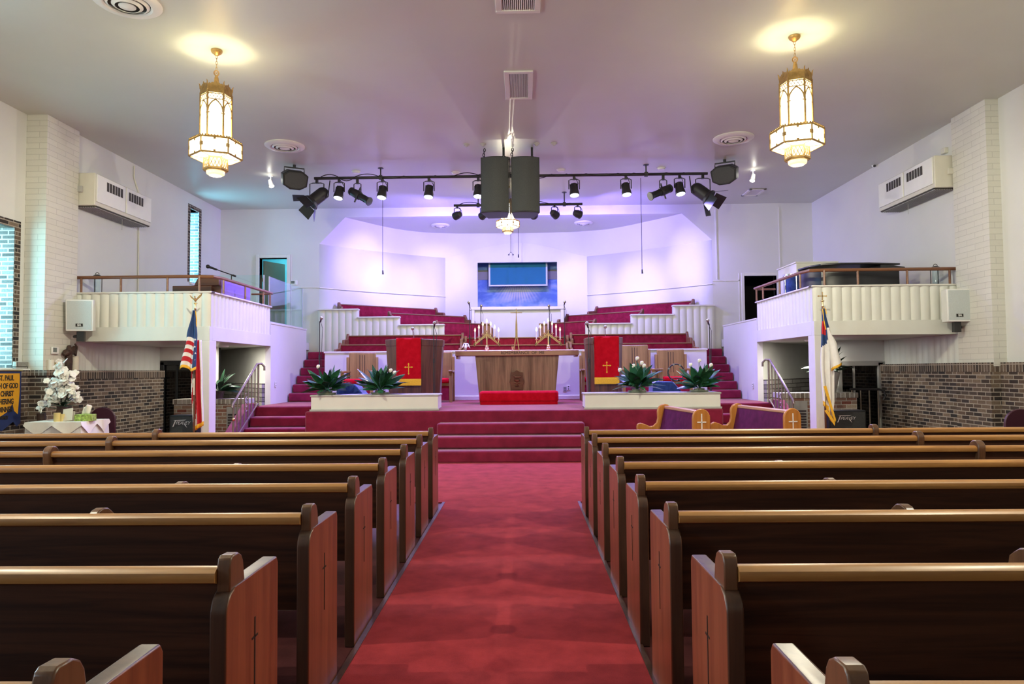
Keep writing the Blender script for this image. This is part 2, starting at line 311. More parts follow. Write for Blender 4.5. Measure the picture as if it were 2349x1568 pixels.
# ------------------------------------------------------------------ mesh building
class B:
    """collects shapes, then links them as ONE mesh object"""
    def __init__(s): s.v = []; s.f = []; s.fm = []; s.k = 0
    def add(s, vs, fs):
        o = len(s.v); s.v += [Vector(p) for p in vs]
        s.f += [tuple(i + o for i in f) for f in fs]; s.fm += [s.k]*len(fs)
        return s
    def mat(s, k): s.k = k; return s
    def xf(s, m, start=0):
        for i in range(start, len(s.v)): s.v[i] = m @ s.v[i]
        return s
    def box(s, x0, x1, y0, y1, z0, z1, m=None):
        vs = [Vector((x, y, z)) for z in (z0, z1) for y in (y0, y1) for x in (x0, x1)]
        if m is not None: vs = [m @ p for p in vs]
        return s.add(vs, [(0, 2, 3, 1), (4, 5, 7, 6), (0, 1, 5, 4), (2, 6, 7, 3), (0, 4, 6, 2), (1, 3, 7, 5)])
    def prism(s, poly, a, b, axis='Y', m=None):
        """polygon swept between a and b: axis X takes (y,z), Y takes (x,z), Z takes (x,y)"""
        def P(p, t):
            q = {'X': (t, p[0], p[1]), 'Y': (p[0], t, p[1]), 'Z': (p[0], p[1], t)}[axis]
            return m @ Vector(q) if m is not None else Vector(q)
        n = len(poly)
        vs = [P(p, a) for p in poly] + [P(p, b) for p in poly]
        fs = [tuple(range(n)), tuple(range(2*n - 1, n - 1, -1))] + [(i, i + n, (i + 1) % n + n, (i + 1) % n) for i in range(n)]
        return s.add(vs, fs)
    def tube(s, pts, r, seg=8, cap=True, closed=False):
        pts = [Vector(p) for p in pts]; n = len(pts)
        rs = r if isinstance(r, (list, tuple)) else [r]*n
        rings = []; prev = None
        for i, p in enumerate(pts):
            a = pts[i-1] if (i > 0 or closed) else p; c = pts[(i+1) % n] if (i < n-1 or closed) else p
            d = (c - a); d = d.normalized() if d.length > 1e-9 else Vector((0, 0, 1))
            if prev is None:
                u = d.orthogonal().normalized()
            else:
                u = prev - d*prev.dot(d); u = u.normalized() if u.length > 1e-6 else d.orthogonal().normalized()
            prev = u; w = d.cross(u)
            rings.append([p + (u*math.cos(2*PI*k/seg) + w*math.sin(2*PI*k/seg))*rs[i] for k in range(seg)])
        vs = [q for ring in rings for q in ring]; fs = []
        for i in range(n if closed else n - 1):
            j = (i + 1) % n
            for k in range(seg):
                k2 = (k + 1) % seg
                fs.append((i*seg + k, i*seg + k2, j*seg + k2, j*seg + k))
        if cap and not closed:
            fs.append(tuple(range(seg - 1, -1, -1))); fs.append(tuple((n-1)*seg + k for k in range(seg)))
        return s.add(vs, fs)
    def lathe(s, prof, c=(0, 0, 0), seg=20, m=None, phase=0.0, hollow=False):
        """profile of (radius, height) turned about the upright axis at c"""
        c = Vector(c); vs = []; fs = []; n = len(prof)
        for (r, z) in prof:
            for k in range(seg):
                a = 2*PI*k/seg + phase
                vs.append(Vector((max(r, 1e-5)*math.cos(a), max(r, 1e-5)*math.sin(a), z)))
        for i in range(n - 1):
            for k in range(seg):
                k2 = (k + 1) % seg
                fs.append((i*seg + k, i*seg + k2, (i+1)*seg + k2, (i+1)*seg + k))
        if hollow: fs += [((n-1)*seg + k, (n-1)*seg + (k + 1) % seg, (k + 1) % seg, k) for k in range(seg)]
        else: fs.append(tuple(range(seg - 1, -1, -1))); fs.append(tuple((n-1)*seg + k for k in range(seg)))
        vs = [(m @ p if m is not None else p) + c for p in vs]
        return s.add(vs, fs)
    def cyl(s, p0, p1, r, r2=None, seg=14):
        return s.tube([p0, p1], [r, r if r2 is None else r2], seg)
    def ball(s, c, r, seg=12, rings=8, sc=(1, 1, 1), m=None):
        prof = [(math.sin(PI*i/rings), -math.cos(PI*i/rings)) for i in range(rings + 1)]
        st = len(s.v); s.lathe(prof, (0, 0, 0), seg)
        for i in range(st, len(s.v)):
            p = s.v[i]; p = Vector((p.x*r*sc[0], p.y*r*sc[1], p.z*r*sc[2]))
            s.v[i] = (m @ p if m is not None else p) + Vector(c)
        return s
    def sheet(s, fn, nu, nv):
        """open surface from fn(u,v), both 0..1"""
        vs = [fn(i/nu, j/nv) for j in range(nv + 1) for i in range(nu + 1)]
        fs = [(j*(nu+1) + i, j*(nu+1) + i + 1, (j+1)*(nu+1) + i + 1, (j+1)*(nu+1) + i) for j in range(nv) for i in range(nu)]
        return s.add(vs, fs)
    def build(s, name, mat, parent=None, world=False, bevel=0.0, smooth=35, solid=0.0, keep=False):
        me = bpy.data.meshes.new(name)
        off = Vector((0, 0, 0))
        if world and parent is not None: off = -Vector(parent.location)
        me.from_pydata([tuple(p + off) for p in s.v], [], s.f)
        mats = mat if isinstance(mat, (list, tuple)) else [mat]
        for m in mats: me.materials.append(m)
        if len(mats) > 1:
            for p, k in zip(me.polygons, s.fm): p.material_index = k
        if not keep:
            bm = bmesh.new(); bm.from_mesh(me)
            bmesh.ops.recalc_face_normals(bm, faces=bm.faces); bm.to_mesh(me); bm.free()
        if smooth:
            for p in me.polygons: p.use_smooth = True
            me.set_sharp_from_angle(angle=math.radians(smooth))
        me.update()
        o = bpy.data.objects.new(name, me); C.objects.link(o)
        if parent is not None: o.parent = parent
        if solid:
            md = o.modifiers.new('thickness', 'SOLIDIFY'); md.thickness = solid; md.offset = 0
        if bevel:
            md = o.modifiers.new('edges', 'BEVEL'); md.width = bevel; md.segments = 2; md.limit_method = 'ANGLE'; md.angle_limit = math.radians(40)
        return o

def thing(name, label, cat, loc=(0, 0, 0), rz=0.0, group=None):
    o = bpy.data.objects.new(name, None); C.objects.link(o)
    o.location = loc; o.rotation_euler = (0, 0, rz); o.empty_display_size = 0.1
    o['label'] = label; o['category'] = cat
    if group: o['group'] = group
    return o

def tag(o, label, cat, group=None):
    o['label'] = label; o['category'] = cat
    if group: o['group'] = group
    return o

def struct(o): o['kind'] = 'structure'; return o

def dup(root, loc, rz=None, label=None):
    r = root.copy(); C.objects.link(r); r.location = loc
    if rz is not None: r.rotation_euler = (0, 0, rz)
    if label: r['label'] = label
    def kids(a, b):
        for ch in list(a.children):
            c = ch.copy(); C.objects.link(c); c.parent = b
            kids(ch, c)
    kids(root, r)
    return r

def lettering(name, body, size, mat, parent, loc, rot=(PI/2, 0, 0), align='CENTER', shear=0.0, ext=0.002, space=1.0, bold=0.0):
    cu = bpy.data.curves.new(name, 'FONT'); cu.body = body; cu.size = size; cu.align_x = align; cu.align_y = 'CENTER'
    cu.shear = shear; cu.extrude = ext; cu.space_character = space; cu.offset = bold
    cu.materials.append(mat)
    tmp = bpy.data.objects.new('tmp', cu)
    me = bpy.data.meshes.new_from_object(tmp); bpy.data.objects.remove(tmp); me.name = name
    o = bpy.data.objects.new(name, me); C.objects.link(o); o.parent = parent; o.location = loc; o.rotation_euler = rot
    return o

def rot(ax, a): return Matrix.Rotation(a, 4, ax)
def tr(x, y, z): return Matrix.Translation((x, y, z))
def basis(p, d, up=(0, 0, 1)):
    """frame at p whose Z runs along d"""
    return Matrix.Translation(p) @ Vector(d).to_track_quat('Z', 'Y').to_matrix().to_4x4()

def flutes(b, p0, p1, z0, z1, w, depth, out, seg=5):
    """run of rounded upright slats from p0 to p1 (x,y), bulging towards out"""
    p0 = Vector((*p0, 0)); p1 = Vector((*p1, 0)); L = (p1 - p0).length; n = max(1, round(L/w)); d = (p1 - p0)/n; o = Vector((*out, 0)).normalized()
    prof = []
    for i in range(n):
        for k in range(seg):
            t = k/seg
            prof.append(p0 + d*(i + t) + o*depth*math.sqrt(max(0, 1 - (2*t - 1)**2)))
    prof.append(p1)
    back = [p0 - o*0.02, p1 - o*0.02]
    m = len(prof)
    vs = [p + Vector((0, 0, z)) for z in (z0, z1) for p in prof] + [q + Vector((0, 0, z)) for z in (z0, z1) for q in back]
    fs = [(i, i + 1, m + i + 1, m + i) for i in range(m - 1)]
    B2 = 2*m
    fs += [(B2, B2 + 2, B2 + 3, B2 + 1)]
    fs += [tuple(list(range(m)) + [B2 + 1, B2]), tuple([m + i for i in range(m)] + [B2 + 3, B2 + 2])]
    b.add(vs, fs); return b

def grid_wall(b, axis, f0, f1, us, zs, holes):
    """wall slab between f0 and f1 on its axis, cut into cells, holes left out (u0,u1,z0,z1)"""
    U = sorted(set(list(us) + [h[i] for h in holes for i in (0, 1)])); Z = sorted(set(list(zs) + [h[i] for h in holes for i in (2, 3)]))
    for a, c in zip(U, U[1:]):
        for e, g in zip(Z, Z[1:]):
            um, zm = (a + c)/2, (e + g)/2
            if any(h[0] < um < h[1] and h[2] < zm < h[3] for h in holes): continue
            if axis == 'X': b.box(f0, f1, a, c, e, g)
            else: b.box(a, c, f0, f1, e, g)
    return b
# ------------------------------------------------------------------ the room shell
CZ = 5.8          # ceiling
XL, XR = -7.97, 7.58
YF = 18.2         # front wall
FL = struct(B().box(-8.7, 8.1, -6.2, 18.4, -0.2, 0).build('floor', M['floor']))
struct(B().box(-8.7, 8.1, -6.2, 18.4, CZ, CZ + 0.15).build('ceiling', M['ceil']))
b = B().box(-0.895, 0.603, -6, 7.95, 0, 0.012).box(-6.6, 6.2, 7.95, 12.25, 0, 0.012).box(-5.5, 5.05, 12.25, 14.0, 0, 0.012)
struct(b.build('floor_carpet', M['carpet']))
b = B().box(-0.925, -0.895, -6, 7.95, 0, 0.016).box(0.603, 0.633, -6, 7.95, 0, 0.016)
struct(b.build('trim_1', M['pewcap']))

# left wall: window bays, pier, far bay with a tall narrow window
W1 = (10.0, 11.07, 1.6, 3.86); W2 = (16.5, 16.97, 3.66, 5.44)
W3 = (4.2, 5.3, 1.6, 3.86); W4 = (-1.6, -0.5, 1.6, 3.86)
struct(grid_wall(B(), 'X', -8.7, -8.2, (-6.2, 11.3), (0, CZ), [W1, W3, W4]).build('wall_left', M['wall'], smooth=0))
struct(grid_wall(B(), 'X', -8.5, XL, (11.9, 18.4), (0, CZ), [W2]).build('wall_left_far', M['wall'], smooth=0))
struct(B().box(-8.6, -7.85, 11.29, 12.12, 1.5, CZ).build('pillar_left', M['pbrick'], smooth=0))
struct(B().box(7.68, 8.1, -6.2, 11.2, 0, CZ).build('wall_right', M['wall'], smooth=0))
struct(B().box(XR, 8.0, 11.9, 18.4, 0, CZ).build('wall_right_far', M['wall'], smooth=0))
struct(B().box(7.47, 8.05, 11.19, 12.08, 1.5, CZ).build('pillar_right', M['pbrick'], smooth=0))
struct(B().box(-8.7, 8.1, -6.4, -6.2, 0, CZ).build('wall_back', M['wall'], smooth=0))

def window(nm, w, xw, xg, gmat, face):
    y0, y1, z0, z1 = w
    t = bpy.data.objects.new(nm, None); C.objects.link(t); t.location = (xw, (y0 + y1)/2, z0); struct(t)
    b = B()
    b.box(xg, xw + 0.012, y1, y1 + face, z0, z1 + face).box(xg, xw + 0.012, y0 - face, y0, z0, z1 + face).box(xg, xw + 0.012, y0, y1, z1, z1 + face)
    b.build('window_frame', M['brick'], t, world=True, smooth=0)
    B().box(xg, xw + 0.002, y1 - 0.012, y1, z0, z1).box(xg, xw + 0.002, y0, y0 + 0.012, z0, z1).build('window_jamb', M['jambbrick'], t, world=True, smooth=0)
    B().box(xg, xw + 0.05, y0, y1, z0 - 0.05, z0).build('window_sill', M['trim'], t, world=True)
    B().box(xg + 0.02, xg + 0.03, y0 + 0.012, y1 - 0.012, z0, z1).build('window_pane', gmat, t, world=True, smooth=0)
    return t
window('window_1', W1, -8.2, -8.62, M['cyanglass'], 0.12)
window('unseen_window_3', W3, -8.2, -8.62, M['dayglass'], 0.12)  # this bay and the next are unseen, added for their daylight
window('unseen_window_4', W4, -8.2, -8.62, M['dayglass'], 0.12)
window('window_2', W2, XL, -8.36, M['blueglass'], 0.1)

# front wall with the choir alcove and two doors
AX0, AX1 = -5.346, 4.965; AZ0, AZ1 = 4.86, 5.56
CX0, CX1 = -4.66, 4.19
D1 = (-6.93, -6.20, 2.25, 4.50); D2 = (5.78, 6.62, 1.9, 3.90)
b = grid_wall(B(), 'Y', YF, YF + 0.2, (-8.5, 8.0), (0, CZ), [(AX0, AX1, 0, AZ1), D1, D2])
b.prism([(AX0, AZ0), (AX0, AZ1), (CX0, AZ1)], YF, YF + 0.2, 'Y').prism([(AX1, AZ0), (CX1, AZ1), (AX1, AZ1)], YF, YF + 0.2, 'Y')
struct(b.build('wall_front', M['wall'], smooth=0))

# alcove: splayed side walls, arched back wall, sloping cove, flat ceiling
YB = 20.7; BX0, BX1 = -2.30, 1.93; PK = 5.29
def wall2(b, p, q, z0, z1, t=0.12):
    d = (Vector(q) - Vector(p)).normalized(); n = Vector((-d.y, d.x))*t
    poly = [p, q, (q[0] + n.x, q[1] + n.y), (p[0] + n.x, p[1] + n.y)]
    return b.prism(poly, z0, z1, 'Z')
def bow(p, q, n, bulge):
    p = Vector(p); q = Vector(q); d = q - p; nn = Vector((-d.y, d.x)).normalized()
    return [tuple(p + d*(i/n) + nn*bulge*(1 - (2*i/n - 1)**2)) for i in range(n + 1)]
LW = bow((AX0, YF), (BX0, YB), 8, 0.14)
RW = bow((BX1, YB), (AX1, YF), 8, 0.14)
for nm, pts in (('wall_alcove_left', LW), ('wall_alcove_right', RW)):
    b = B(); n = len(pts)
    vs = [Vector((p[0], p[1], z)) for z in (0, AZ0) for p in pts]
    b.add(vs, [(i, i + 1, n + i + 1, n + i) for i in range(n - 1)])
    o = struct(b.build(nm, M['wall'], smooth=60))
    md = o.modifiers.new('t', 'SOLIDIFY'); md.thickness = 0.1; md.offset = 1 if nm.endswith('left') else 1
# seam moulding running along the alcove walls
for nm, pts in (('trim_2', LW), ('trim_3', RW)):
    b = B(); b.tube([(p[0] + 0.02*(1 if nm == 'trim_2' else -1), p[1] - 0.03, 3.70) for p in pts], 0.012, 6)
    struct(b.build(nm, M['trim']))
OX0, OX1, OZ0, OZ1 = -1.335, 1.04, 3.37, 4.71
b = grid_wall(B(), 'Y', YB, YB + 0.1, (BX0, BX1), (0, AZ0), [(OX0, OX1, OZ0, OZ1)])
NA = 16
arch = []
for i in range(NA + 1):
    u = i/NA; x = BX0 + (BX1 - BX0)*u
    arch.append((x, AZ0 + (PK - AZ0)*(math.sin(PI*u)**1.25)))
b.prism(arch, YB, YB + 0.1, 'Y')
struct(b.build('wall_alcove_back', M['wall'], smooth=0))
A = [(p[0], p[1], AZ0) for p in LW] + [(x, YB - 0.002, z) for x, z in arch[1:-1]] + [(p[0], p[1], AZ0) for p in RW]
KB = [(CX0, YF), (-4.2, 18.95), (-3.76, 19.6), (-3.3, 20.05), (-2.85, 20.35), (-1.9, 20.55), (-0.2, 20.62), (1.55, 20.5), (2.45, 20.2), (2.95, 19.75), (3.4, 19.2), (3.8, 18.75), (CX1, YF)]
def along(path, t):
    L = [0]
    for p, q in zip(path, path[1:]): L.append(L[-1] + math.dist(p, q))
    s = t*L[-1]
    for i in range(len(path) - 1):
        if s <= L[i + 1] + 1e-9:
            k = (s - L[i])/(L[i+1] - L[i]); return tuple(a + (c - a)*k for a, c in zip(path[i], path[i+1]))
    return path[-1]
LA = [0]
for p, q in zip(A, A[1:]): LA.append(LA[-1] + math.dist(p, q))
BB = [(*along(KB, l/LA[-1]), AZ1) for l in LA]
n = len(A)
struct(B().add(A + BB, [(i, i + 1, n + i + 1, n + i) for i in range(n - 1)]).build('ceiling_cove', M['wall'], smooth=30))
struct(B().box(-5.5, 5.1, YF + 0.2, 20.9, AZ1, AZ1 + 0.1).build('ceiling_alcove', M['ceil']))
# outer skin keeps daylight out of the alcove
struct(B().box(-5.7, 5.3, 22.1, 22.2, 0, 6).box(-5.75, -5.65, 18.4, 22.2, 0, 6).box(5.25, 5.35, 18.4, 22.2, 0, 6).box(-5.7, 5.3, 18.4, 22.2, 5.75, 5.85).build('wall_outer', M['wall'], smooth=0))

# baptistry behind the opening
b = B().box(OX0 - 0.5, OX0 - 0.4, YB + 0.1, 22.0, 2.4, 5.2).box(OX1 + 0.4, OX1 + 0.5, YB + 0.1, 22.0, 2.4, 5.2).box(OX0 - 0.5, OX1 + 0.5, YB + 0.1, 22.0, 5.2, 5.25).box(OX0 - 0.5, OX1 + 0.5, YB + 0.1, 22.0, 2.3, 2.4)
struct(b.build('wall_baptistry', M['trim'], smooth=0))
t = thing('sky_mural', 'painted mural of blue clouds and light rays inside the wall opening', 'mural', (-0.15, 21.72, 3.30))
B().box(-1.57, 1.57, 0, 0.03, -0.88, 1.88).build('painting', M['mural'], t)
for x0, x1 in ((-1.56, -0.86), (0.92, 1.56)): B().box(x0, x1, -0.02, -0.004, 1.02, 1.32).build('olive_band', M['doorleaf'], t)
t = thing('projection_screen', 'teal screen in a pale frame hanging before the cloud mural', 'screen', (-0.13, 21.25, 4.06))
B().box(-0.86, 0.86, 0, 0.02, 0.05, 0.80).build('screen_cloth', M['screen'], t)
B().box(-0.90, -0.85, -0.02, 0.02, 0, 0.8).box(0.85, 0.90, -0.02, 0.02, 0, 0.8).box(-0.85, 0.85, -0.02, 0.02, 0, 0.045).build('frame', M['screenframe'], t)
B().box(-1.2, 1.2, -0.06, 0.06, 0.74, 1.14).build('roller_case', M['screenframe'], t)
# white front of the baptistry pool
b = B().box(-1.42, 1.13, 19.72, 19.80, 1.0, 3.20).box(-1.42, -1.34, 19.80, YB, 1.0, 3.2).box(1.05, 1.13, 19.80, YB, 1.0, 3.2)
struct(b.build('wall_pool_front', M['wall'], smooth=0))
struct(B().box(-1.50, 1.21, 19.60, 19.84, 3.20, 3.285).box(-1.46, -1.36, 19.62, 19.72, 1.0, 3.2).box(1.07, 1.17, 19.62, 19.72, 1.0, 3.2).build('trim_4', M['trim'], bevel=0.01))

# ---- stage
SZ = 0.8
b = B().box(-3.83, 3.47, 12.2, 14.3, 0, SZ).box(-5.5, 5.05, 14.2, YF, 0, SZ)
struct(b.build('stage_floor', M['stagecarpet'], bevel=0.03))
for k in range(3):
    y = 11.3 + 0.3*k; z = 0.2*(k + 1); e = 0.02*k
    b = B().box(-1.52 + e, 1.08 - e, y, 12.22, z - 0.2 if k else 0, z)
    struct(b.build('stage_step_floor', M['stagecarpet'], bevel=0.035))
for (x0, x1) in ((-5.48, -3.8), (3.45, 5.03)):
    for k in range(3):
        y = 13.3 + 0.3*k; z = 0.2*(k + 1)
        struct(B().box(x0, x1, y, 14.22, z - 0.2 if k else 0, z).build('side_step_floor', M['stagecarpet'], bevel=0.03))
for (x0, x1) in ((-5.48, -4.72), (4.34, 5.03)):
    for k in range(6):
        y = 16.2 + 0.29*k; z = SZ + 0.2*(k + 1)
        struct(B().box(x0 + 0.0, x1 + (0.02*k if x0 < 0 else 0), y, YF, z - 0.2, z).build('choir_stair_floor', M['stagecarpet'], bevel=0.03))
# carpeted cheeks where the side steps meet the recess
for s, x in ((-1, -5.5), (1, 5.05)):
    b = B().prism([(12.55, 0), (14.3, 0), (14.3, 0.86), (13.95, 0.86)], x if s > 0 else x - 0.14, x + 0.14 if s > 0 else x, 'X')
    struct(b.build('stair_cheek_wall', M['stagecarpet']))

# low white wall between the chairs and the choir
struct(B().box(-4.68, 4.30, 16.40, 16.52, SZ, 1.93).build('wall_choir_front', M['wall']))
struct(B().box(-4.70, 4.32, 16.37, 16.55, 1.93, 1.97).box(-4.68, 4.30, 16.38, 16.40, SZ, SZ + 0.1).build('trim_5', M['trim'], bevel=0.008))
struct(B().box(-4.6, 4.25, 16.52, 17.35, SZ, 1.25).box(-4.6, 4.25, 17.35, 18.3, SZ, 1.5).build('choir_floor', M['stagecarpet']))

# stepped fluted panels at the mouth of the alcove
for nm, steps in (('wall_stepped_left', [(-5.346, -4.29, 3.13), (-4.29, -3.21, 2.92), (-3.21, -2.05, 2.71)]), ('wall_stepped_right', [(3.9, 4.965, 3.15), (2.81, 3.9, 2.92), (1.63, 2.81, 2.70)])):
    b = B(); c = B()
    for x0, x1, z in steps:
        flutes(b, (x0, 18.12), (x1, 18.12), SZ, z - 0.03, 0.17, 0.022, (0, -1)); b.box(x0, x1, 18.14, 18.22, SZ, z - 0.03)
        c.box(x0 - 0.012, x1 + 0.012, 18.06, 18.24, z - 0.035, z)
    struct(b.build(nm, M['panelling'], smooth=50))
    struct(c.build('trim_6' if 'left' in nm else 'trim_7', M['trim'], bevel=0.006))

# carpeted choir tiers inside the alcove (left side, mirrored on the right)
def tier_pt(side, t, n, z):
    x, y = -5.346 + 0.774*t + 0.634*n, 18.2 + 0.634*t - 0.774*n
    if side > 0: x = -0.19*2 - x
    return Vector((x, y, z))
def t_front(n, y=18.26): return (y - 18.2 + 0.774*n)/0.634
for side in (-1, 1):
    for (n0, n1, te, z) in ((0.0, 0.85, 3.9, 2.46), (0.85, 1.65, 4.05, 2.21), (1.65, 2.7, 4.05, 1.96)):
        p = [tier_pt(side, t_front(n0), n0, 0), tier_pt(side, te, n0, 0), tier_pt(side, te - (0.5 if n1 > 2 else 0), n1, 0), tier_pt(side, t_front(n1), n1, 0)]
        if n1 > 2: p = [tier_pt(side, t_front(n0), n0, 0), tier_pt(side, te, n0, 0), Vector((-1.35 if side < 0 else 0.97, 18.9, 0)), Vector((-1.35 if side < 0 else 0.97, 18.26, 0)), tier_pt(side, t_front(n0) , n0, 0)][:4]
        struct(B().prism([(q.x, q.y) for q in p], 1.2, z, 'Z').build('choir_tier_floor', M['stagecarpet'], smooth=0))

# ---- balconies
def balcony(side):
    s = side
    xw = -7.97 if s < 0 else 7.58; xc = -5.5 if s < 0 else 5.05
    nm = 'left' if s < 0 else 'right'
    t = bpy.data.objects.new('balcony_slab_' + nm, None); C.objects.link(t); t.location = (xc, 12.15, 2.06); struct(t)
    y0, y1, y2 = 12.15, 15.12, 17.62
    xi = xc - 0.12 if s < 0 else xc + 0.12
    lo, hi = min(xw, xc), max(xw, xc)
    B().box(lo + (0.0 if s < 0 else 0.11), hi - (0.11 if s < 0 else 0), y0 + 0.11, YF, 2.062, 2.25).build('slab', M['ceil'], t, world=True)
    zt, zm = 2.90, 2.31
    b = B().box(lo, hi, y0, y0 + 0.12, 2.06, zm).box(min(xc, xi), max(xc, xi), y0 + 0.12, y1, 2.06, zm)
    b.build('fascia', M['panelling'], t, world=True, bevel=0.004)
    b = B(); flutes(b, (lo, y0 + 0.03), (hi, y0 + 0.03), zm, zt, 0.165, 0.03, (0, -1)); b.box(lo, hi, y0 + 0.05, y0 + 0.12, zm, zt)
    b.build('front_panelling', M['panelling'], t, world=True, smooth=50)
    b = B(); flutes(b, (xc + (0.03 if s > 0 else -0.03), y0 + 0.02), (xc + (0.03 if s > 0 else -0.03), y1), zm, zt, 0.165, 0.03, (-s, 0)); b.box(min(xi, xc - 0.03*(-s)), max(xi, xc - 0.03*(-s)), y0 + 0.1, y1, zm, zt)
    b.build('side_panelling', M['panelling'], t, world=True, smooth=50)
    b = B().box(lo, hi + (0.03 if s < 0 else 0), y0 - 0.02, y0 + 0.14, zt, zt + 0.03) if s < 0 else B().box(lo - 0.03, hi, y0 - 0.02, y0 + 0.14, zt, zt + 0.03)
    b.box(min(xc + 0.03*-s, xi), max(xc + 0.03*-s, xi), y0, y1, zt, zt + 0.03)
    b.build('cap_trim', M['trim'], t, world=True, bevel=0.008)
    # stair side wall carrying on from the balcony to the front wall
    b = B().box(min(xc, xi), max(xc, xi), y1, y2, 0, 2.55)
    struct(b.build('wall_stair_' + nm, M['wall']))
    struct(B().box(min(xc, xi) - 0.012, max(xc, xi) + 0.012, y1, y2 + 0.01, 2.55, 2.58).build('trim_8' if s < 0 else 'trim_9', M['trim']))
    # corner post
    b = B().box(xc - 0.02 if s < 0 else xc + 0.0, xc + 0.0 if s < 0 else xc + 0.02, y0, y0, 0, 0) if False else B()
    b.box(min(xc, xc + 0.14*s), max(xc, xc + 0.14*s), y0 + 0.0, y0 + 0.27, 0, 2.06)
    struct(b.build('column_' + nm, M['trim'], bevel=0.005))
    # recess under the balcony: fluted slanting wall, side wall panels, doorway
    yd = 15.2 if s < 0 else 14.75
    b = B(); p0 = (xc + 0.1*s, 15.15); p1 = (xw, 18.1)
    flutes(b, p0, p1, 1.25, 2.06, 0.2, 0.025, ((1 if s < 0 else -1)*1.0, -0.8))
    struct(b.build('wall_recess_' + nm, M['panelling'], smooth=50))
    b = B(); d = Vector((p1[0] - p0[0], p1[1] - p0[1])).normalized(); nn = Vector((d.y, -d.x))*(0.10 if s > 0 else -0.10)
    q = [p0, p1, (p1[0] + nn.x, p1[1] + nn.y), (p0[0] + nn.x, p0[1] + nn.y)]
    b.prism(q, 0, 1.25, 'Z')
    struct(b.build('wall_stone_' + nm, M['stone'], smooth=0))
    b = B(); flutes(b, (xw, 12.2), (xw, yd), 1.54, 2.06, 0.2, 0.02, (-s, 0))
    struct(b.build('wall_side_panel_' + nm, M['panelling'], smooth=50))
    # doorway wall facing the pews
    xa, xb2 = (xw, -6.72) if s < 0 else (6.5, xw)
    h = (-7.93, -6.98, 0, 1.735) if s < 0 else (6.62, 7.50, 0, 1.60)
    struct(grid_wall(B(), 'Y', yd, yd + 0.1, (min(xa, xb2), max(xa, xb2)), (0, 2.06), [h]).build('wall_doorway_' + nm, M['wall'] if s > 0 else M['trim'], smooth=0))
    dt = bpy.data.objects.new('door_3' if s < 0 else 'door_4', None); C.objects.link(dt); dt.location = (h[0], yd, 0); struct(dt)
    fm = M['box'] if s < 0 else M['greyplate']
    b = B().box(h[0] - 0.02, h[0] + 0.06, yd - 0.03, yd + 0.1, 0, h[3]).box(h[1] - 0.07, h[1] + 0.03, yd - 0.03, yd + 0.1, 0, h[3]).box(h[0] - 0.02, h[1] + 0.03, yd - 0.03, yd + 0.1, h[3] - 0.07, h[3] + 0.03)
    b.build('door_frame', fm, dt, world=True, bevel=0.006)
    B().box(h[0] + 0.06, h[1] - 0.07, yd + 0.03, yd + 0.04, 0, h[3] - 0.07).build('door_pane', M['tint'], dt, world=True)
    B().box(h[0] + 0.30, h[0] + 0.34, yd + 0.01, yd + 0.06, 0, h[3] - 0.07).build('door_stile', fm, dt, world=True)
    # dark lobby behind it
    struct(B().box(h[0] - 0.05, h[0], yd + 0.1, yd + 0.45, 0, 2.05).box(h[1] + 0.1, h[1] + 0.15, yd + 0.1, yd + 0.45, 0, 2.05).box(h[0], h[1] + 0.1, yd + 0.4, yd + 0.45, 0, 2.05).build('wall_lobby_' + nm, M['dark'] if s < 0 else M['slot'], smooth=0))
balcony(-1); balcony(1)
# a fill lamp added under each balcony to brighten the dark recess
for x, y, lb in ((-6.35, 14.7, 'added fill lamp on the underside of the left balcony'), (5.85, 14.3, 'added fill lamp on the underside of the right balcony')):
    t = thing('recess_fill_lamp', lb, 'lamp', (x, y, 2.062), 0, 'added fill lamps under the balconies')
    B().lathe([(0.09, -0.03), (0.11, 0)], seg=20).build('rim', M['white'], t)
    lamp('AREA', 'recess_fill_light', (0, 0, -0.035), 8, (1.0, 0.94, 0.82), parent=t, shape='DISK', size=0.17)

# ---- brick wainscot
b = B().box(-8.2, -8.10, -6, 11.3, 0, 1.47).box(-8.2, -7.80, 11.3, 12.15, 0, 1.47).box(XL, -7.87, 12.15, 15.2, 0, 1.40)
struct(b.build('wall_brick_left', M['brick'], smooth=0))
b = B().box(-8.2, -8.08, -6, 11.3, 1.47, 1.56).box(-8.2, -7.78, 11.28, 12.15, 1.47, 1.56).box(XL, -7.86, 12.15, 15.2, 1.40, 1.55)
struct(b.build('trim_10', M['soldier'], smooth=0))
struct(B().box(-8.2, -8.06, 9.4, 11.3, 1.56, 1.585).build('trim_11', M['white']))
b = B().box(7.58, 7.68, -6, 11.2, 0, 1.41).box(7.42, 7.68, 11.2, 12.1, 0, 1.41).box(7.48, XR, 12.1, 14.8, 0, 1.41)
struct(b.build('wall_brick_right', M['brick'], smooth=0))
b = B().box(7.57, 7.68, -6, 11.2, 1.41, 1.56).box(7.41, 7.68, 11.2, 12.1, 1.41, 1.56).box(7.47, XR, 12.1, 14.8, 1.41, 1.56)
struct(b.build('trim_12', M['soldier'], smooth=0))

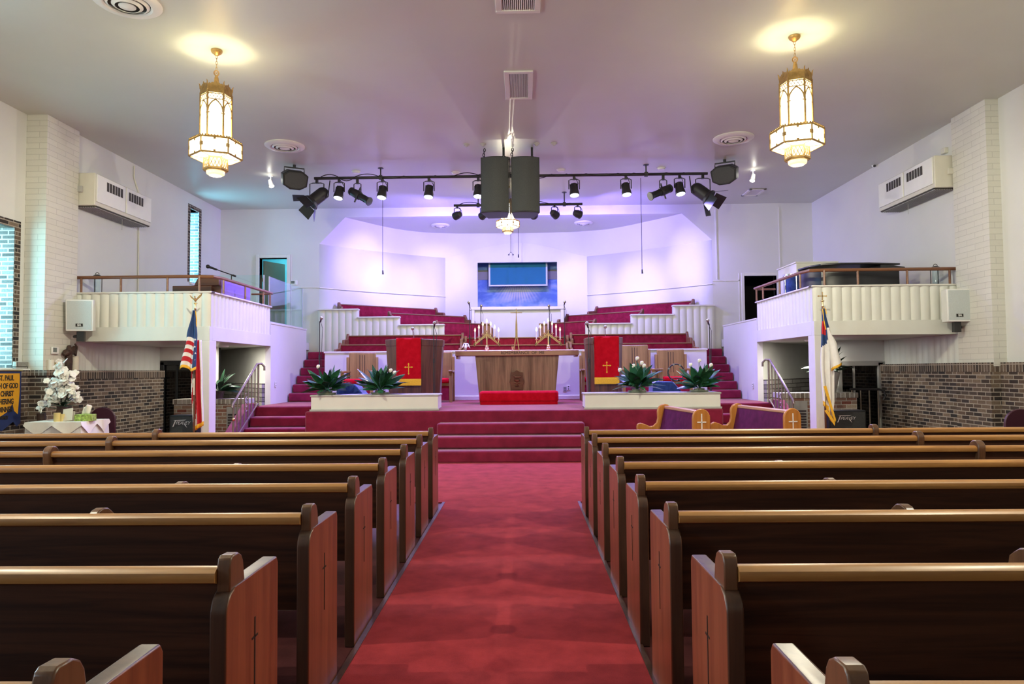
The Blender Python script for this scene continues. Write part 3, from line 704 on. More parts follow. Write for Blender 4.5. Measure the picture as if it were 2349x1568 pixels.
# ---- doors beside the alcove
def casing(b, d, w, y=YF):
    b.box(d[0] - w, d[0], y - 0.03, y + 0.2, d[2], d[3] + w).box(d[1], d[1] + w, y - 0.03, y + 0.2, d[2], d[3] + w).box(d[0], d[1], y - 0.03, y + 0.2, d[3], d[3] + w)
    return b
dt = bpy.data.objects.new('door_1', None); C.objects.link(dt); dt.location = (-6.93, YF, 2.25); struct(dt)
casing(B(), D1, 0.09).build('door_casing', M['trim'], dt, world=True, bevel=0.006)
b = B(); b.box(0, 0.72, -0.02, 0.02, 0, 2.2, tr(-6.90, YF + 0.22, 2.26) @ rot('Z', math.radians(62)))
b.build('door_leaf', M['doorleaf'], dt, world=True)
b = B(); b.box(-0.012, 0.012, -0.03, 0.03, -0.05, 0.05, tr(-6.91, YF + 0.19, 3.95)); b.build('hinge', M['brass'], dt, world=True)
b = B().box(-8.2, -8.1, YF + 0.2, 20.5, 2.2, 5.2).box(-5.9, -5.8, YF + 0.2, 20.5, 2.2, 5.2).box(-8.2, -5.8, 20.5, 20.6, 2.2, 5.2).box(-8.2, -5.8, YF + 0.2, 20.6, 5.2, 5.3).box(-8.2, -5.8, YF + 0.2, 20.6, 2.1, 2.25)
struct(b.build('wall_side_room', M['teal'], smooth=0))
lamp('AREA', 'side_room_daylight', (-6.6, 19.4, 5.1), 11, (0.45, 0.9, 1.0), (-6.6, 20.2, 2.5), shape='SQUARE', size=0.8)
dt = bpy.data.objects.new('door_2', None); C.objects.link(dt); dt.location = (5.78, YF, 1.9); struct(dt)
casing(B(), D2, 0.08).build('door_casing', M['trim'], dt, world=True, bevel=0.006)
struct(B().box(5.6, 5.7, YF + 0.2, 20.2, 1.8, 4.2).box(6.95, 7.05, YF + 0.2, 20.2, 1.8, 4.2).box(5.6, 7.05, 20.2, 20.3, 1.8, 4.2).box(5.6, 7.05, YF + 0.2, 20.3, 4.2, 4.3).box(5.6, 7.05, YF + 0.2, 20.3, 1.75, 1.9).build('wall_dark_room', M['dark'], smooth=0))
# mouldings on the flat of the front wall
struct(B().box(-6.10, AX0, YF - 0.015, YF, 3.70, 3.73).box(-6.10, -6.08, YF - 0.015, YF, 2.5, 4.6).build('trim_13', M['trim']))
struct(B().box(AX1, 5.66, YF - 0.015, YF, 3.77, 3.80).box(5.64, 5.66, YF - 0.015, YF, 1.9, 3.98).box(6.70, 6.73, YF - 0.015, YF, 2.2, CZ - 0.1).build('trim_14', M['trim']))
# ------------------------------------------------------------------ long pews either side of the aisle
ROWS = [1.41, 2.25, 3.09, 3.90, 4.72, 5.57, 6.40, 7.20]
ORD = ['front', 'second', 'third', 'fourth', 'fifth', 'sixth', 'seventh', 'eighth']

def pew_end_profile():
    p = [(-0.06, 0.0), (0.40, 0.0), (0.40, 0.785), (0.385, 0.81), (0.01, 0.81)]
    p += [(-0.06 + 0.07*(1 - math.sin(a)), 0.74 + 0.07*math.cos(a)) for a in [PI/2*k/6 for k in range(0, 7)]]
    return p

def make_pew(s, y, x0, length, joint, div, label, cat='pew'):
    """s: +1 right of the aisle, -1 left; x0 outer face of the aisle end"""
    t = thing('pew', label, cat, (x0, y, 0))
    X = lambda d: s*d
    def bx(b, d0, d1, y0, y1, z0, z1, m=None): return b.box(min(X(d0), X(d1)), max(X(d0), X(d1)), y0, y1, z0, z1, m)
    # aisle end: thick board with a lighter outer face
    b = B(); b.prism(pew_end_profile(), X(0.0), X(0.055), 'X')
    st = len(b.f)
    e = b.build('end_panel', M['pewend'], t, bevel=0.006)
    # the edge all round is a darker oak
    e.data.materials.append(M['pewcap'])
    for p in e.data.polygons:
        if abs(p.normal.x) < 0.5: p.material_index = 1
    b = B(); bx(b, -0.0015, 0.002, 0.167, 0.175, 0.40, 0.66); bx(b, -0.0015, 0.002, 0.145, 0.197, 0.590, 0.597)
    b.build('carved_cross', M['carve'], e)
    b = B(); prof = [(-0.02, 0.80), (0.10, 0.80), (0.085, 0.875), (0.07, 0.898), (0.045, 0.912), (0.0, 0.914), (-0.014, 0.905), (-0.02, 0.885)]
    b.prism(prof, X(0.006), X(0.05), 'X'); b.build('end_post', M['pewpost'], t, bevel=0.005)
    # back: sloping board, rail along its top
    b = B(); b.prism([(-0.012, 0.835), (0.014, 0.84), (0.10, 0.435), (0.072, 0.43)], X(0.05), X(length), 'X')
    b.build('backrest', M['pew'], t)
    b = B()
    prof = [(-0.034, 0.835), (-0.038, 0.85), (-0.034, 0.865), (-0.02, 0.876), (0.0, 0.880), (0.018, 0.876), (0.028, 0.864), (0.030, 0.845), (0.022, 0.832), (-0.012, 0.826)]
    b.prism(prof, X(0.05), X(length), 'X'); b.build('top_rail', M['rail'], t)
    b = B(); b.prism([(0.07, 0.43), (0.09, 0.462), (0.47, 0.472), (0.485, 0.455), (0.475, 0.435)], X(0.05), X(length), 'X'); b.build('seat', M['pew'], t)
    # far end
    b = B(); b.prism(pew_end_profile(), X(length), X(length + 0.05), 'X'); b.build('end_panel', M['pewend'], t)
    for d in (joint, joint*0.5, joint*1.55):
        if d < length: b = B(); bx(b, d - 0.02, d + 0.02, 0.10, 0.42, 0, 0.435); b.build('leg', M['pew'], t)
    # joint cap on the rail
    b = B(); cap = [(0.005 + 0.062*math.cos(a), 0.862 + 0.058*math.sin(a)) for a in [PI*k/10 for k in range(-1, 12)]] + [(-0.052, 0.80), (-0.03, 0.72), (0.0, 0.72), (0.05, 0.8)]
    b.prism(cap, X(joint - 0.028), X(joint + 0.028), 'X'); b.build('joint_cap', M['pewpost'], t, bevel=0.008)
    # arm dividing the seat
    if div:
        b = B(); prof = [(0.06, 0.47), (0.40, 0.47), (0.42, 0.72), (0.40, 0.80)] + [(0.31 + 0.07*math.cos(a), 0.80 + 0.045*math.sin(a)) for a in [PI*k/6 for k in range(1, 7)]] + [(0.16, 0.72), (0.05, 0.70)]
        b.prism(prof, X(div - 0.022), X(div + 0.022), 'X'); b.build('arm_divider', M['pewpost'], t, bevel=0.006)
    return t

for i, y in enumerate(ROWS):
    k = ORD[7 - i]
    make_pew(-1, y, -0.93, 5.9, 2.87, 1.14, f'dark oak pew left of the aisle, {k} row back from the stage')
    make_pew(1, y, 0.62, 5.7, 2.95, 1.20, f'dark oak pew right of the aisle, {k} row back from the stage')

# ------------------------------------------------------------------ two short golden oak pews turned to the aisle
def pew_profile():
    # (distance from the back towards the sitter, height)
    p = [(0.0, 0.0), (0.52, 0.0), (0.54, 0.30), (0.56, 0.56), (0.55, 0.60), (0.50, 0.625), (0.42, 0.60), (0.345, 0.565), (0.28, 0.57), (0.225, 0.62), (0.205, 0.70)]
    p += [(0.085 + 0.125*math.cos(a), 0.80 + 0.125*math.sin(a)) for a in [PI*k/8 for k in range(0, 9)]]
    p += [(-0.035, 0.60), (0.0, 0.3)]
    return p
def short_pew(p_near, p_far, label):
    """near end towards the pews, far end towards the stage; the sitter faces -x"""
    pn, pf = Vector(p_near), Vector(p_far); d = pf - pn; L = d.length
    t = thing('short_pew', label, 'pew', (pn.x, pn.y, 0), math.atan2(d.y, d.x) - PI/2, 'short golden oak pews')
    prof = [(-u, z) for u, z in pew_profile()]
    # near end is squared on to the pews: an arched board
    b = B(); arch = [(-0.13, 0.0), (0.13, 0.0), (0.13, 0.80)] + [(0.13*math.cos(a), 0.80 + 0.13*math.sin(a)) for a in [PI*k/12 for k in range(1, 12)]] + [(-0.13, 0.80)]
    e = B().prism([(x - 0.09, z) for x, z in arch], -0.05, 0.0, 'Y').build('end_panel', M['goldoak'], t, bevel=0.012)
    b = B().box(-0.0975, -0.0825, -0.056, -0.049, 0.42, 0.86).box(-0.155, -0.025, -0.056, -0.049, 0.735, 0.749); b.build('inlaid_cross', M['white'], e)
    b = B().box(-0.56, -0.2, -0.05, -0.0, 0.0, 0.60).build('front_arm', M['goldoak'], t, bevel=0.02)
    B().prism(prof, L, L + 0.06, 'Y').build('end_panel', M['goldoak'], t, bevel=0.012)
    B().box(-0.10, 0.0, 0, L, 0.845, 0.895).build('top_rail', M['paleoak'], t, bevel=0.012)
    B().prism([(-0.10, 0.845), (-0.07, 0.845), (-0.15, 0.44), (-0.19, 0.44)], 0.002, L, 'Y').build('backrest', M['purplecloth'], t)
    B().box(-0.03, 0.02, 0, L, 0.3, 0.86).build('back_board', M['goldoak'], t)
    B().box(-0.54, -0.16, 0.0, L, 0.36, 0.45).build('seat', M['purplecloth'], t, bevel=0.02)
    return t
short_pew((2.60, 10.0), (2.40, 11.5), 'short golden oak pew with plum back, the one closer to the aisle')
short_pew((3.88, 10.0), (3.62, 11.6), 'short golden oak pew with plum back, closer to the white flag')
# ------------------------------------------------------------------ hanging lanterns
def hexpt(R, k, z, ph=0.0): a = PI/3*k + ph; return Vector((R*math.cos(a), R*math.sin(a), z))
def hexring(b, R0, R1, z0, z1):
    """six-sided ring with thickness"""
    vs = []; 
    for (R, z) in ((R0, z0), (R1, z0), (R1, z1), (R0, z1)):
        vs += [hexpt(R, k, z) for k in range(6)]
    fs = []
    for a, c in ((0, 1), (1, 2), (2, 3), (3, 0)):
        for k in range(6): fs.append((a*6 + k, a*6 + (k+1) % 6, c*6 + (k+1) % 6, c*6 + k))
    return b.add(vs, fs)
def face_bar(b, R, k, u0, z0, u1, z1, w, d=0.006):
    """flat bar lying on side k of a six-sided body, u across the side -1..1"""
    p, q = hexpt(R, k, 0), hexpt(R, k + 1, 0)
    c = (p + q)/2; e = (q - p)/2; n = c.normalized()
    A = c + e*u0 + Vector((0, 0, z0)); Z = c + e*u1 + Vector((0, 0, z1)); dr = (Z - A)
    if dr.length < 1e-6: return
    s = dr.normalized().cross(n)*w/2
    o = n*d
    vs = [A - s, A + s, Z + s, Z - s, A - s + o, A + s + o, Z + s + o, Z - s + o]
    b.add(vs, [(0, 1, 2, 3), (4, 7, 6, 5), (0, 4, 5, 1), (1, 5, 6, 2), (2, 6, 7, 3), (3, 7, 4, 0)])
def quatrefoil(b, c, n, up, r):
    side = up.cross(n)
    for dx, dz in ((0, 1), (0, -1), (1, 0), (-1, 0)):
        o = c + (side*dx + up*dz)*r*0.55
        b.tube([o + (side*math.cos(2*PI*k/10) + up*math.sin(2*PI*k/10))*r*0.42 for k in range(10)], r*0.10, 5, closed=True)
DOWN = 74.0
def make_lantern(loc, label, drop=0.0, sc=1.0, rz=0.0):
    t = thing('pendant_lantern', label, 'lamp', loc, rz, 'brass and glass hanging lanterns')
    D = drop
    B().lathe([(0.012, -0.075), (0.03, -0.07), (0.045, -0.055), (0.07, -0.04), (0.082, -0.02), (0.082, -0.004), (0.07, 0)], seg=24).build('canopy', M['lampbrass'], t)
    b = B(); z = -0.07
    for k in range(5):
        a = PI/2*(k % 2)
        pts = [Vector((0.011*math.sin(q)*math.cos(a), 0.011*math.sin(q)*math.sin(a), z - 0.022 + 0.026*math.cos(q))) for q in [2*PI*j/12 for j in range(12)]]
        b.tube(pts, 0.0035, 5, closed=True); z -= 0.040
    b.build('chain', M['lampbrass'], t)
    b = B(); b.tube([Vector((0.036*math.cos(q), 0, -0.31 + 0.036*math.sin(q))) for q in [2*PI*j/18 for j in range(18)]], 0.006, 6, closed=True)
    quatrefoil(b, Vector((0, 0, -0.31)), Vector((0, 1, 0)), Vector((0, 0, 1)), 0.03); b.build('ring', M['lampbrass'], t)
    b = B().lathe([(0.012, -0.34), (0.022, -0.345), (0.022, -0.365), (0.028, -0.37), (0.042, -0.47), (0.05, -0.475)], seg=8)
    b.build('neck', M['lampbrass'], t)
    b = B()
    for k in range(6): b.tube([Vector((0.03*math.cos(PI/3*k), 0.03*math.sin(PI/3*k), -0.46)), Vector((0.12*math.cos(PI/3*k), 0.12*math.sin(PI/3*k), -0.49)), hexpt(0.2, k, -0.575)], 0.007, 5)
    b.build('spider', M['lampbrass'], t)
    R = 0.216
    # crown: band with a crest on each side and a spike on each corner
    b = B(); hexring(b, R - 0.004, R + 0.008, -0.635, -0.535)
    for k in range(6):
        p, q = hexpt(R + 0.002, k, 0), hexpt(R + 0.002, k + 1, 0); c = (p + q)/2; e = (q - p)/2; n = c.normalized()
        crest = [(-1, 0), (-0.8, 0.028), (-0.62, 0.018), (-0.45, 0.035), (-0.25, 0.032), (0, 0.062), (0.25, 0.032), (0.45, 0.035), (0.62, 0.018), (0.8, 0.028), (1, 0)]
        vs = [c + e*u + n*(0.012*h/0.06) + Vector((0, 0, -0.536 + h)) for u, h in crest]; m = len(vs)
        vs += [v - n*0.005 for v in vs]
        b.add(vs, [tuple(range(m)), tuple(range(2*m - 1, m - 1, -1))] + [(i, i + 1, m + i + 1, m + i) for i in range(m - 1)])
        b.tube([hexpt(R + 0.004, k, -0.55), hexpt(R + 0.012, k, -0.49), hexpt(R + 0.026, k, -0.475)], [0.011, 0.008, 0.002], 5)
        quatrefoil(b, c + n*0.012 + Vector((0, 0, -0.56)), n, Vector((0, 0, 1)), 0.024)
    b.build('crown', M['lampbrass'], t)
    # tall body
    b = B()
    for k in range(6):
        b.cyl(hexpt(R, k, -1.225), hexpt(R, k, -0.60), 0.016, seg=6)
        face_bar(b, R, k, -1, -0.72, 1, -0.72, 0.012); face_bar(b, R, k, -1, -0.645, 1, -0.645, 0.012)
        for j in range(4):
            u = -0.88 + 1.76*j/4
            face_bar(b, R, k, u, -0.712, u + 0.44, -0.652, 0.008); face_bar(b, R, k, u + 0.44, -0.712, u, -0.652, 0.008)
        for s in (-1, 1):
            pts = [(s*0.92, -0.885)] + [(s*(0.92 - 0.92*(1 - math.cos(PI/2*j/5))), -0.885 + 0.155*math.sin(PI/2*j/5)) for j in range(1, 6)]
            pts = [(s*0.92*math.cos(PI/2*j/6)**0.8 if j < 6 else 0, -0.885 + 0.158*(j/6)**0.85) for j in range(7)]
            for (a0, z0), (a1, z1) in zip(pts, pts[1:]): face_bar(b, R, k, a0, z0, a1, z1, 0.019, 0.008)
            face_bar(b, R, k, s*0.86, -0.90, s*0.72, -0.905, 0.018, 0.008)
    hexring(b, R - 0.01, R + 0.012, -1.225, -1.20)
    b.build('body_frame', M['lampbrass'], t)
    for k in range(6):
        p = [hexpt(R - 0.006, k, -0.64), hexpt(R - 0.006, k + 1, -0.64), hexpt(R - 0.006, k + 1, -1.21), hexpt(R - 0.006, k, -1.21)]
        B().add(p, [(0, 1, 2, 3)]).build('glass_panel', M['lanternglass'], t, keep=True)
    # wide band
    R2 = 0.364; z0, z1 = -1.462, -1.245
    b = B(); hexring(b, R2 - 0.01, R2 + 0.008, z0 - 0.005, z0 + 0.018); hexring(b, R2 - 0.01, R2 + 0.008, z1 - 0.022, z1)
    for k in range(6):
        b.cyl(hexpt(R2, k, z0), hexpt(R2, k, z1), 0.013, seg=6)
        for j in range(9):
            p = hexpt(R2 + 0.003, k, z1).lerp(hexpt(R2 + 0.003, k + 1, z1), (j + 0.5)/9)
            b.ball(p + Vector((0, 0, 0.008)), 0.013, 6, 4)
        for u, z in ((0, z1 - 0.03), (0, z0 + 0.026)): face_bar(b, R2, k, u - 0.09, z, u + 0.09, z, 0.026, 0.009)
        for s in (-1, 1): face_bar(b, R2, k, s*0.93, (z0+z1)/2 - 0.025, s*0.93, (z0+z1)/2 + 0.025, 0.03, 0.009)
        b.tube([hexpt(R2, k, z0), hexpt(0.17, k, z0)], 0.006, 5)
        b.tube([hexpt(R2, k, z1), hexpt(R, k, z1 + 0.02)], 0.006, 5)
    b.build('band_frame', M['lampbrass'], t)
    for k in range(6):
        p = [hexpt(R2 - 0.004, k, z1 - 0.01), hexpt(R2 - 0.004, k + 1, z1 - 0.01), hexpt(R2 - 0.004, k + 1, z0 + 0.01), hexpt(R2 - 0.004, k, z0 + 0.01)]
        B().add(p, [(0, 1, 2, 3)]).build('band_panel', M['lanternglass'], t, keep=True)
    b = B(); vs = [hexpt(R2 - 0.01, k, z0 + 0.004) for k in range(6)] + [hexpt(0.165, k, z0 + 0.004) for k in range(6)]
    b.add(vs, [(k, (k+1) % 6, 6 + (k+1) % 6, 6 + k) for k in range(6)]); b.build('underside_glass', M['lanternglass'], t)
    # small lantern below
    R3 = 0.168; b = B(); hexring(b, R3 - 0.01, R3 + 0.006, -1.485, -1.462); hexring(b, R3 - 0.02, R3 + 0.012, -1.625, -1.60); hexring(b, R3 - 0.04, R3 - 0.0, -1.64, -1.62)
    for k in range(6):
        b.cyl(hexpt(R3, k, -1.61), hexpt(R3, k, -1.47), 0.008, seg=6)
        for j in range(3):
            u = -0.9 + 1.8*j/3
            face_bar(b, R3, k, u, -1.598, u + 0.6, -1.488, 0.009); face_bar(b, R3, k, u + 0.6, -1.598, u, -1.488, 0.009)
    b.build('lower_frame', M['lampbrass'], t)
    b = B(); vs = [hexpt(R3 - 0.008, k, -1.47) for k in range(6)] + [hexpt(R3 - 0.008, k, -1.615) for k in range(6)]
    b.add(vs, [(k, (k+1) % 6, 6 + (k+1) % 6, 6 + k) for k in range(6)]); b.build('lower_glass', M['lowerglass'], t)
    B().lathe([(0.02, -1.70), (0.09, -1.695), (0.125, -1.675), (0.132, -1.64), (0.12, -1.63)], seg=24).build('bowl', M['bowlglass'], t)
    lamp('POINT', 'lantern_bulb', (0, 0, -0.80), BULB, (1.0, 0.93, 0.66), parent=t, shadow_soft_size=0.05)
    lamp('POINT', 'lantern_downlight', (0, 0, -1.712), DOWN, (1.0, 0.94, 0.72), parent=t, shadow_soft_size=0.02)
    t.scale = (0.89, 0.89, 1.0)
    return t
LANT = make_lantern((-4.06, 9.1, CZ), 'lit hexagonal brass lantern hanging above the left pews', rz=math.radians(21))
l2 = dup(LANT, (3.56, 8.95, CZ), math.radians(-19), 'lit hexagonal brass lantern hanging above the right pews')
l3 = dup(LANT, (-0.33, 16.2, CZ), 0, 'lit brass lantern half hidden behind the hung loudspeakers')
l3.scale = (0.74, 0.74, 0.66)
# two more of the same lanterns over the rear pews, behind the photographer
r1 = dup(LANT, (-4.06, 3.4, CZ), 0, 'brass lantern over the rear pews on the window side')
r2 = dup(LANT, (3.56, 3.4, CZ), 0, 'brass lantern over the rear pews away from the windows')

# their bulbs sit high, so the crests of the crowns throw long streaks over the ceiling
for r, e in ((r1, 90.0), (r2, 90.0)):
    for ch in r.children:
        if ch.type == 'LIGHT' and 'bulb' in ch.name: ch.data = ch.data.copy(); ch.data.energy = e; ch.location = (0, 0, -0.495); ch.data.shadow_soft_size = 0.012
for ch in l3.children:
    if ch.type == 'LIGHT' and 'bulb' in ch.name: ch.data = ch.data.copy(); ch.data.energy = 1.5
# ------------------------------------------------------------------ ceiling vents and plates
def grille(name, label, x0, x1, y0, y1, nslat, z=CZ, group=None, fmat=None):
    t = thing(name, label, 'vent', ((x0+x1)/2, (y0+y1)/2, z), 0, group); w = (x1-x0)/2; h = (y1-y0)/2; f = 0.07
    fm = fmat or M['trim']
    B().box(-w, w, -h, -h + f, -0.025, 0).box(-w, w, h - f, h, -0.025, 0).box(-w, -w + f, -h + f, h - f, -0.025, 0).box(w - f, w, -h + f, h - f, -0.025, 0).build('frame', fm, t, bevel=0.006)
    B().box(-w + f, w - f, -h + f, h - f, -0.004, -0.001).build('backing', M['dark'], t)
    b = B(); n = nslat; sp = 2*(w - f)/n
    for k in range(n):
        c = -w + f + sp*(k + 0.5); b.box(-sp*0.24, sp*0.24, -h + f, h - f, -0.018, -0.004, tr(c, 0, 0) @ rot('Y', 0.25))
    b.build('slat', fm, t)
    return t
grille('ceiling_vent', 'slotted white ceiling vent in full view above the aisle', -0.24, 0.18, 9.86, 10.9, 17, group='slotted ceiling vents')
grille('ceiling_vent', 'slotted white ceiling vent cut off by the top of the photo', -0.29, 0.24, 7.35, 8.22, 17, group='slotted ceiling vents')
grille('ceiling_vent', 'small grey ceiling vent beside the right hand spotlight', at(1710, 440, Z=CZ).x, at(1748, 440, Z=CZ).x, at(1720, 446, Z=CZ).y, at(1720, 434, Z=CZ).y, 12, group='slotted ceiling vents')
def diffuser(x, y, z, R, label):
    t = thing('ceiling_diffuser', label, 'vent', (x, y, z), 0, 'round ceiling diffusers')
    B().lathe([(R*0.66, -0.03), (R*0.72, -0.045), (R*0.9, -0.04), (R, -0.015), (R, 0), (R*0.66, -0.002)], seg=40, hollow=True).build('outer_ring', M['trim'], t)
    B().lathe([(R*0.66, -0.004), (R*0.66, -0.001)], seg=32).build('throat', M['slot'], t)
    for f0, f1, z0 in ((0.545, 0.63, -0.055), (0.35, 0.45, -0.07), (0.0, 0.25, -0.085)):
        b = B(); b.lathe([(R*f0 if f0 else 0.001, z0 + 0.008), (R*f0 if f0 else 0.001, z0), (R*f1, z0 + 0.022), (R*f1, z0 + 0.03)], seg=32, hollow=f0 > 0); b.build('ring', M['trim'], t)
    return t
diffuser(-4.5, 13.05, CZ, 0.37, 'round white ceiling diffuser beside the left lantern')
diffuser(3.97, 12.95, CZ, 0.37, 'round white ceiling diffuser beside the right lantern')
diffuser(-4.55, 7.85, CZ, 0.37, 'round white ceiling diffuser at the very top edge of the photo')
p = at(1010, 516, Z=AZ1); diffuser(p.x, p.y, AZ1, 0.26, 'round diffuser in the alcove ceiling, left of the hung loudspeakers')
p = at(1339, 510, Z=AZ1); diffuser(p.x, p.y, AZ1, 0.26, 'round diffuser in the alcove ceiling, right of the hung loudspeakers')
for px, py, r, lb in ((1070, 331, 0.06, 'outer left'), (1108, 330, 0.06, 'inner left'), (1231, 329, 0.06, 'inner right'), (1271, 328, 0.06, 'outer right')):
    p = at(px, py, Z=CZ); tag(B().lathe([(r*0.3, -0.05), (r*0.5, -0.03), (r, -0.012), (r, 0)], seg=18).build('ceiling_plate', M['greyplate']), f'small ceiling plate with hook by the speaker chains, {lb} one', 'ceiling plate', 'small ceiling plates').location = p
for px, py, lb in ((817, 393, 'above the left end of the lighting bar'), (1045, 395, 'above the bar just left of the loudspeakers'), (1287, 389, 'above the bar just right of the loudspeakers'), (1517, 385, 'above the right end of the lighting bar')):
    p = at(px, py, Z=CZ); tag(B().lathe([(0.05, -0.045), (0.07, -0.04), (0.085, -0.012), (0.10, -0.008), (0.10, 0)], seg=20).build('smoke_detector', M['white']), 'white round detector on the ceiling ' + lb, 'smoke detector', 'round ceiling detectors').location = p

# small white ceiling spotlights
def ceiling_spot(px, py, py2, aim, label):
    p = at(px, py, Z=CZ)
    t = thing('ceiling_spotlight', label, 'spotlight', p, 0, 'small white ceiling spotlights')
    B().lathe([(0.05, -0.02), (0.055, 0)], seg=16).cyl((0, 0, -0.02), (0, 0, -0.14), 0.012).build('mount', M['white'], t)
    d = (Vector(aim) - p).normalized(); m = basis((0, 0, -0.16), d)
    st = B(); st.lathe([(0.03, -0.08), (0.04, -0.07), (0.055, 0.06), (0.06, 0.09)], seg=18); st.xf(m); st.build('head', M['white'], t)
    st = B(); st.lathe([(0.054, 0.088), (0.050, 0.093)], seg=18); st.xf(m); st.build('lens', M['spotlens'], t)
    lamp('SPOT', 'spot_light', tuple(Vector((0, 0, -0.16)) + d*0.16), 30, (1.0, 0.97, 0.85), parent=t, spot_size=1.4, spot_blend=0.9, shadow_soft_size=0.05).rotation_euler = d.to_track_quat('-Z', 'Y').to_euler()
    lamp('POINT', 'spot_spill', tuple(Vector((0.0, -0.1, -0.12))), 0.2, (1.0, 0.97, 0.85), parent=t, shadow_soft_size=0.03)
    return t
ceiling_spot(621, 403, 425, (-3.5, 13.5, 0.8), 'small white spotlight on the ceiling near the left black speaker')
ceiling_spot(1727, 390, 415, (3.4, 13.5, 0.8), 'small white spotlight on the ceiling near the right black speaker')

# ------------------------------------------------------------------ hung loudspeakers in the middle
def hung_speaker(px0, px1, rz, label):
    Y = 13.1
    a = at(px0, 360, Y=Y); c = at(px1, 487, Y=Y); w = (c.x - a.x)/2; h = a.z - c.z
    t = thing('hung_speaker', label, 'loudspeaker', ((a.x + c.x)/2, Y, c.z), rz, 'large loudspeakers hung over the stage')
    b = B(); front = [(-w, 0.0)] + [(w*u, -0.07*(1 - u*u)) for u in [-0.8 + 1.6*k/10 for k in range(11)]] + [(w, 0.0), (w*0.72, 0.5), (-w*0.72, 0.5)]
    b.prism([(x, y + 0.015) for x, y in front], 0, h, 'Z'); b.build('cabinet', M['box'], t, bevel=0.008)
    g = [(w*0.93*u, -0.075*(1 - u*u) - 0.004) for u in [-1 + 2*k/14 for k in range(15)]]
    b = B(); b.prism(g + [(w*0.93, 0.012), (-w*0.93, 0.012)], 0.02, h - 0.02, 'Z'); b.build('grille', M['grille'], t)
    if px0 < 1110: B().box(w + 0.002, w + 0.016, 0.05, 0.2, 0.0, h).build('gap_light_blocker', M['box'], t)  # added plate closing the gap, keeps lantern light off the ceiling
    zt = CZ - c.z
    for sx, kind in ((-0.55, 'a'), (0.55, 'b')):
        outer = (sx < 0) == (label.find('left') > 0)
        x = sx*w
        b = B()
        if outer:
            b.cyl((x, 0.25, h + 0.10), (x, 0.25, zt), 0.022, seg=8); b.tube([(x - 0.13, 0.25, h), (x, 0.25, h + 0.10), (x + 0.13, 0.25, h)], 0.01, 6)
            b.build('strap', M['cable'], t)
        else:
            x = w*0.86 if sx > 0 else -w*0.86; z = h; k = 0
            while z < zt - 0.06:
                a2 = PI/2*(k % 2); b.tube([Vector((x + 0.018*math.sin(q)*math.cos(a2) + 0.01*math.sin(k*2.1), 0.25 + 0.018*math.sin(q)*math.sin(a2), z + 0.03 + 0.034*math.cos(q))) for q in [2*PI*j/10 for j in range(10)]], 0.008, 5, closed=True); z += 0.046; k += 1
            b.build('chain', M['black'], t)
    b = B()
    for x in (-w*0.7, 0, w*0.7): b.box(x - 0.02, x + 0.02, 0.1, 0.16, h, h + 0.03)
    b.build('lug', M['black'], t)
    return t
hung_speaker(1102, 1168, math.radians(-4), 'left one of the two black loudspeakers hung from chains')
hung_speaker(1172, 1239, math.radians(4), 'right one of the two black loudspeakers hung from chains')

# small black speakers fixed to the ceiling either side
def ceil_speaker(px, py, rz, tilt, label):
    p = at(px, py, Z=CZ - 0.30)
    t = thing('ceiling_speaker', label, 'loudspeaker', (p.x, p.y, CZ - 0.30), rz, 'black speakers on the ceiling')
    m = rot('X', tilt)
    prof = [(-0.24, -0.12), (-0.10, -0.20), (0.10, -0.20), (0.24, -0.12), (0.26, 0.10), (0.14, 0.18), (-0.14, 0.18), (-0.26, 0.10)]
    b = B(); b.prism([(x, z) for x, z in prof], -0.16, 0.14, 'Y', m); b.build('cabinet', M['box'], t, bevel=0.015)
    b = B(); b.prism([(x*0.86, z*0.82) for x, z in prof], -0.175, -0.158, 'Y', m); b.build('grille', M['grille'], t)
    b = B(); b.tube([(-0.2, 0, 0.10), (-0.2, 0.0, 0.24), (0.2, 0.0, 0.24), (0.2, 0, 0.10)], 0.015, 6).cyl((0, 0, 0.24), (0, 0, 0.30), 0.03); b.build('bracket', M['black'], t)
ceil_speaker(675, 411, math.radians(28), 0.35, 'black angled speaker on the ceiling left of the lighting bar')
ceil_speaker(1663, 399, math.radians(-28), 0.35, 'black angled speaker on the ceiling right of the lighting bar')

# ------------------------------------------------------------------ lighting bars and their lamps
def bar(px0, py0, px1, py1, Y, label, hang):
    a = at(px0, py0, Y=Y); c = at(px1, py1, Y=Y); z = (a.z + c.z)/2
    t = thing('lighting_bar', label, 'lighting bar', ((a.x + c.x)/2, Y, z), 0, 'black lighting bars')
    L = (c.x - a.x)/2
    B().cyl((-L, 0, 0), (L, 0, 0), 0.03, seg=12).build('pipe', M['black'], t)
    b = B()
    for u in hang: b.cyl((L*u, 0, 0), (L*u, 0, CZ - z), 0.014, seg=8).box(L*u - 0.035, L*u + 0.035, -0.04, 0.04, -0.045, 0.045).lathe([(0.06, CZ - z - 0.01), (0.06, CZ - z)], (L*u, 0, 0), 12)
    b.build('hanger', M['black'], t)
    b = B(); rnd = random.Random(int(px0)); x = -L + 0.15
    while x < L - 0.5:
        w = rnd.uniform(0.3, 0.7); s = rnd.choice((0.03, 0.05, 0.09, -0.05))
        b.tube([(x + w*k/8, -0.035, 0.02 - (s*4*(k/8)*(1 - k/8))) for k in range(9)], 0.009, 5); x += w
    b.build('power_cable', M['cable'], t)
    return t, a.x, z
Y1, Y2 = 14.6, 16.8
bar1, _, ZB1 = bar(721, 408, 1623, 399, Y1, 'long black lighting bar crossing behind the hung loudspeakers', (-0.66, 0.0, 0.69))
bar2, _, ZB2 = bar(1041, 471, 1336, 468, Y2, 'short black lighting bar lower and nearer the choir alcove', (-0.62, 0.72))

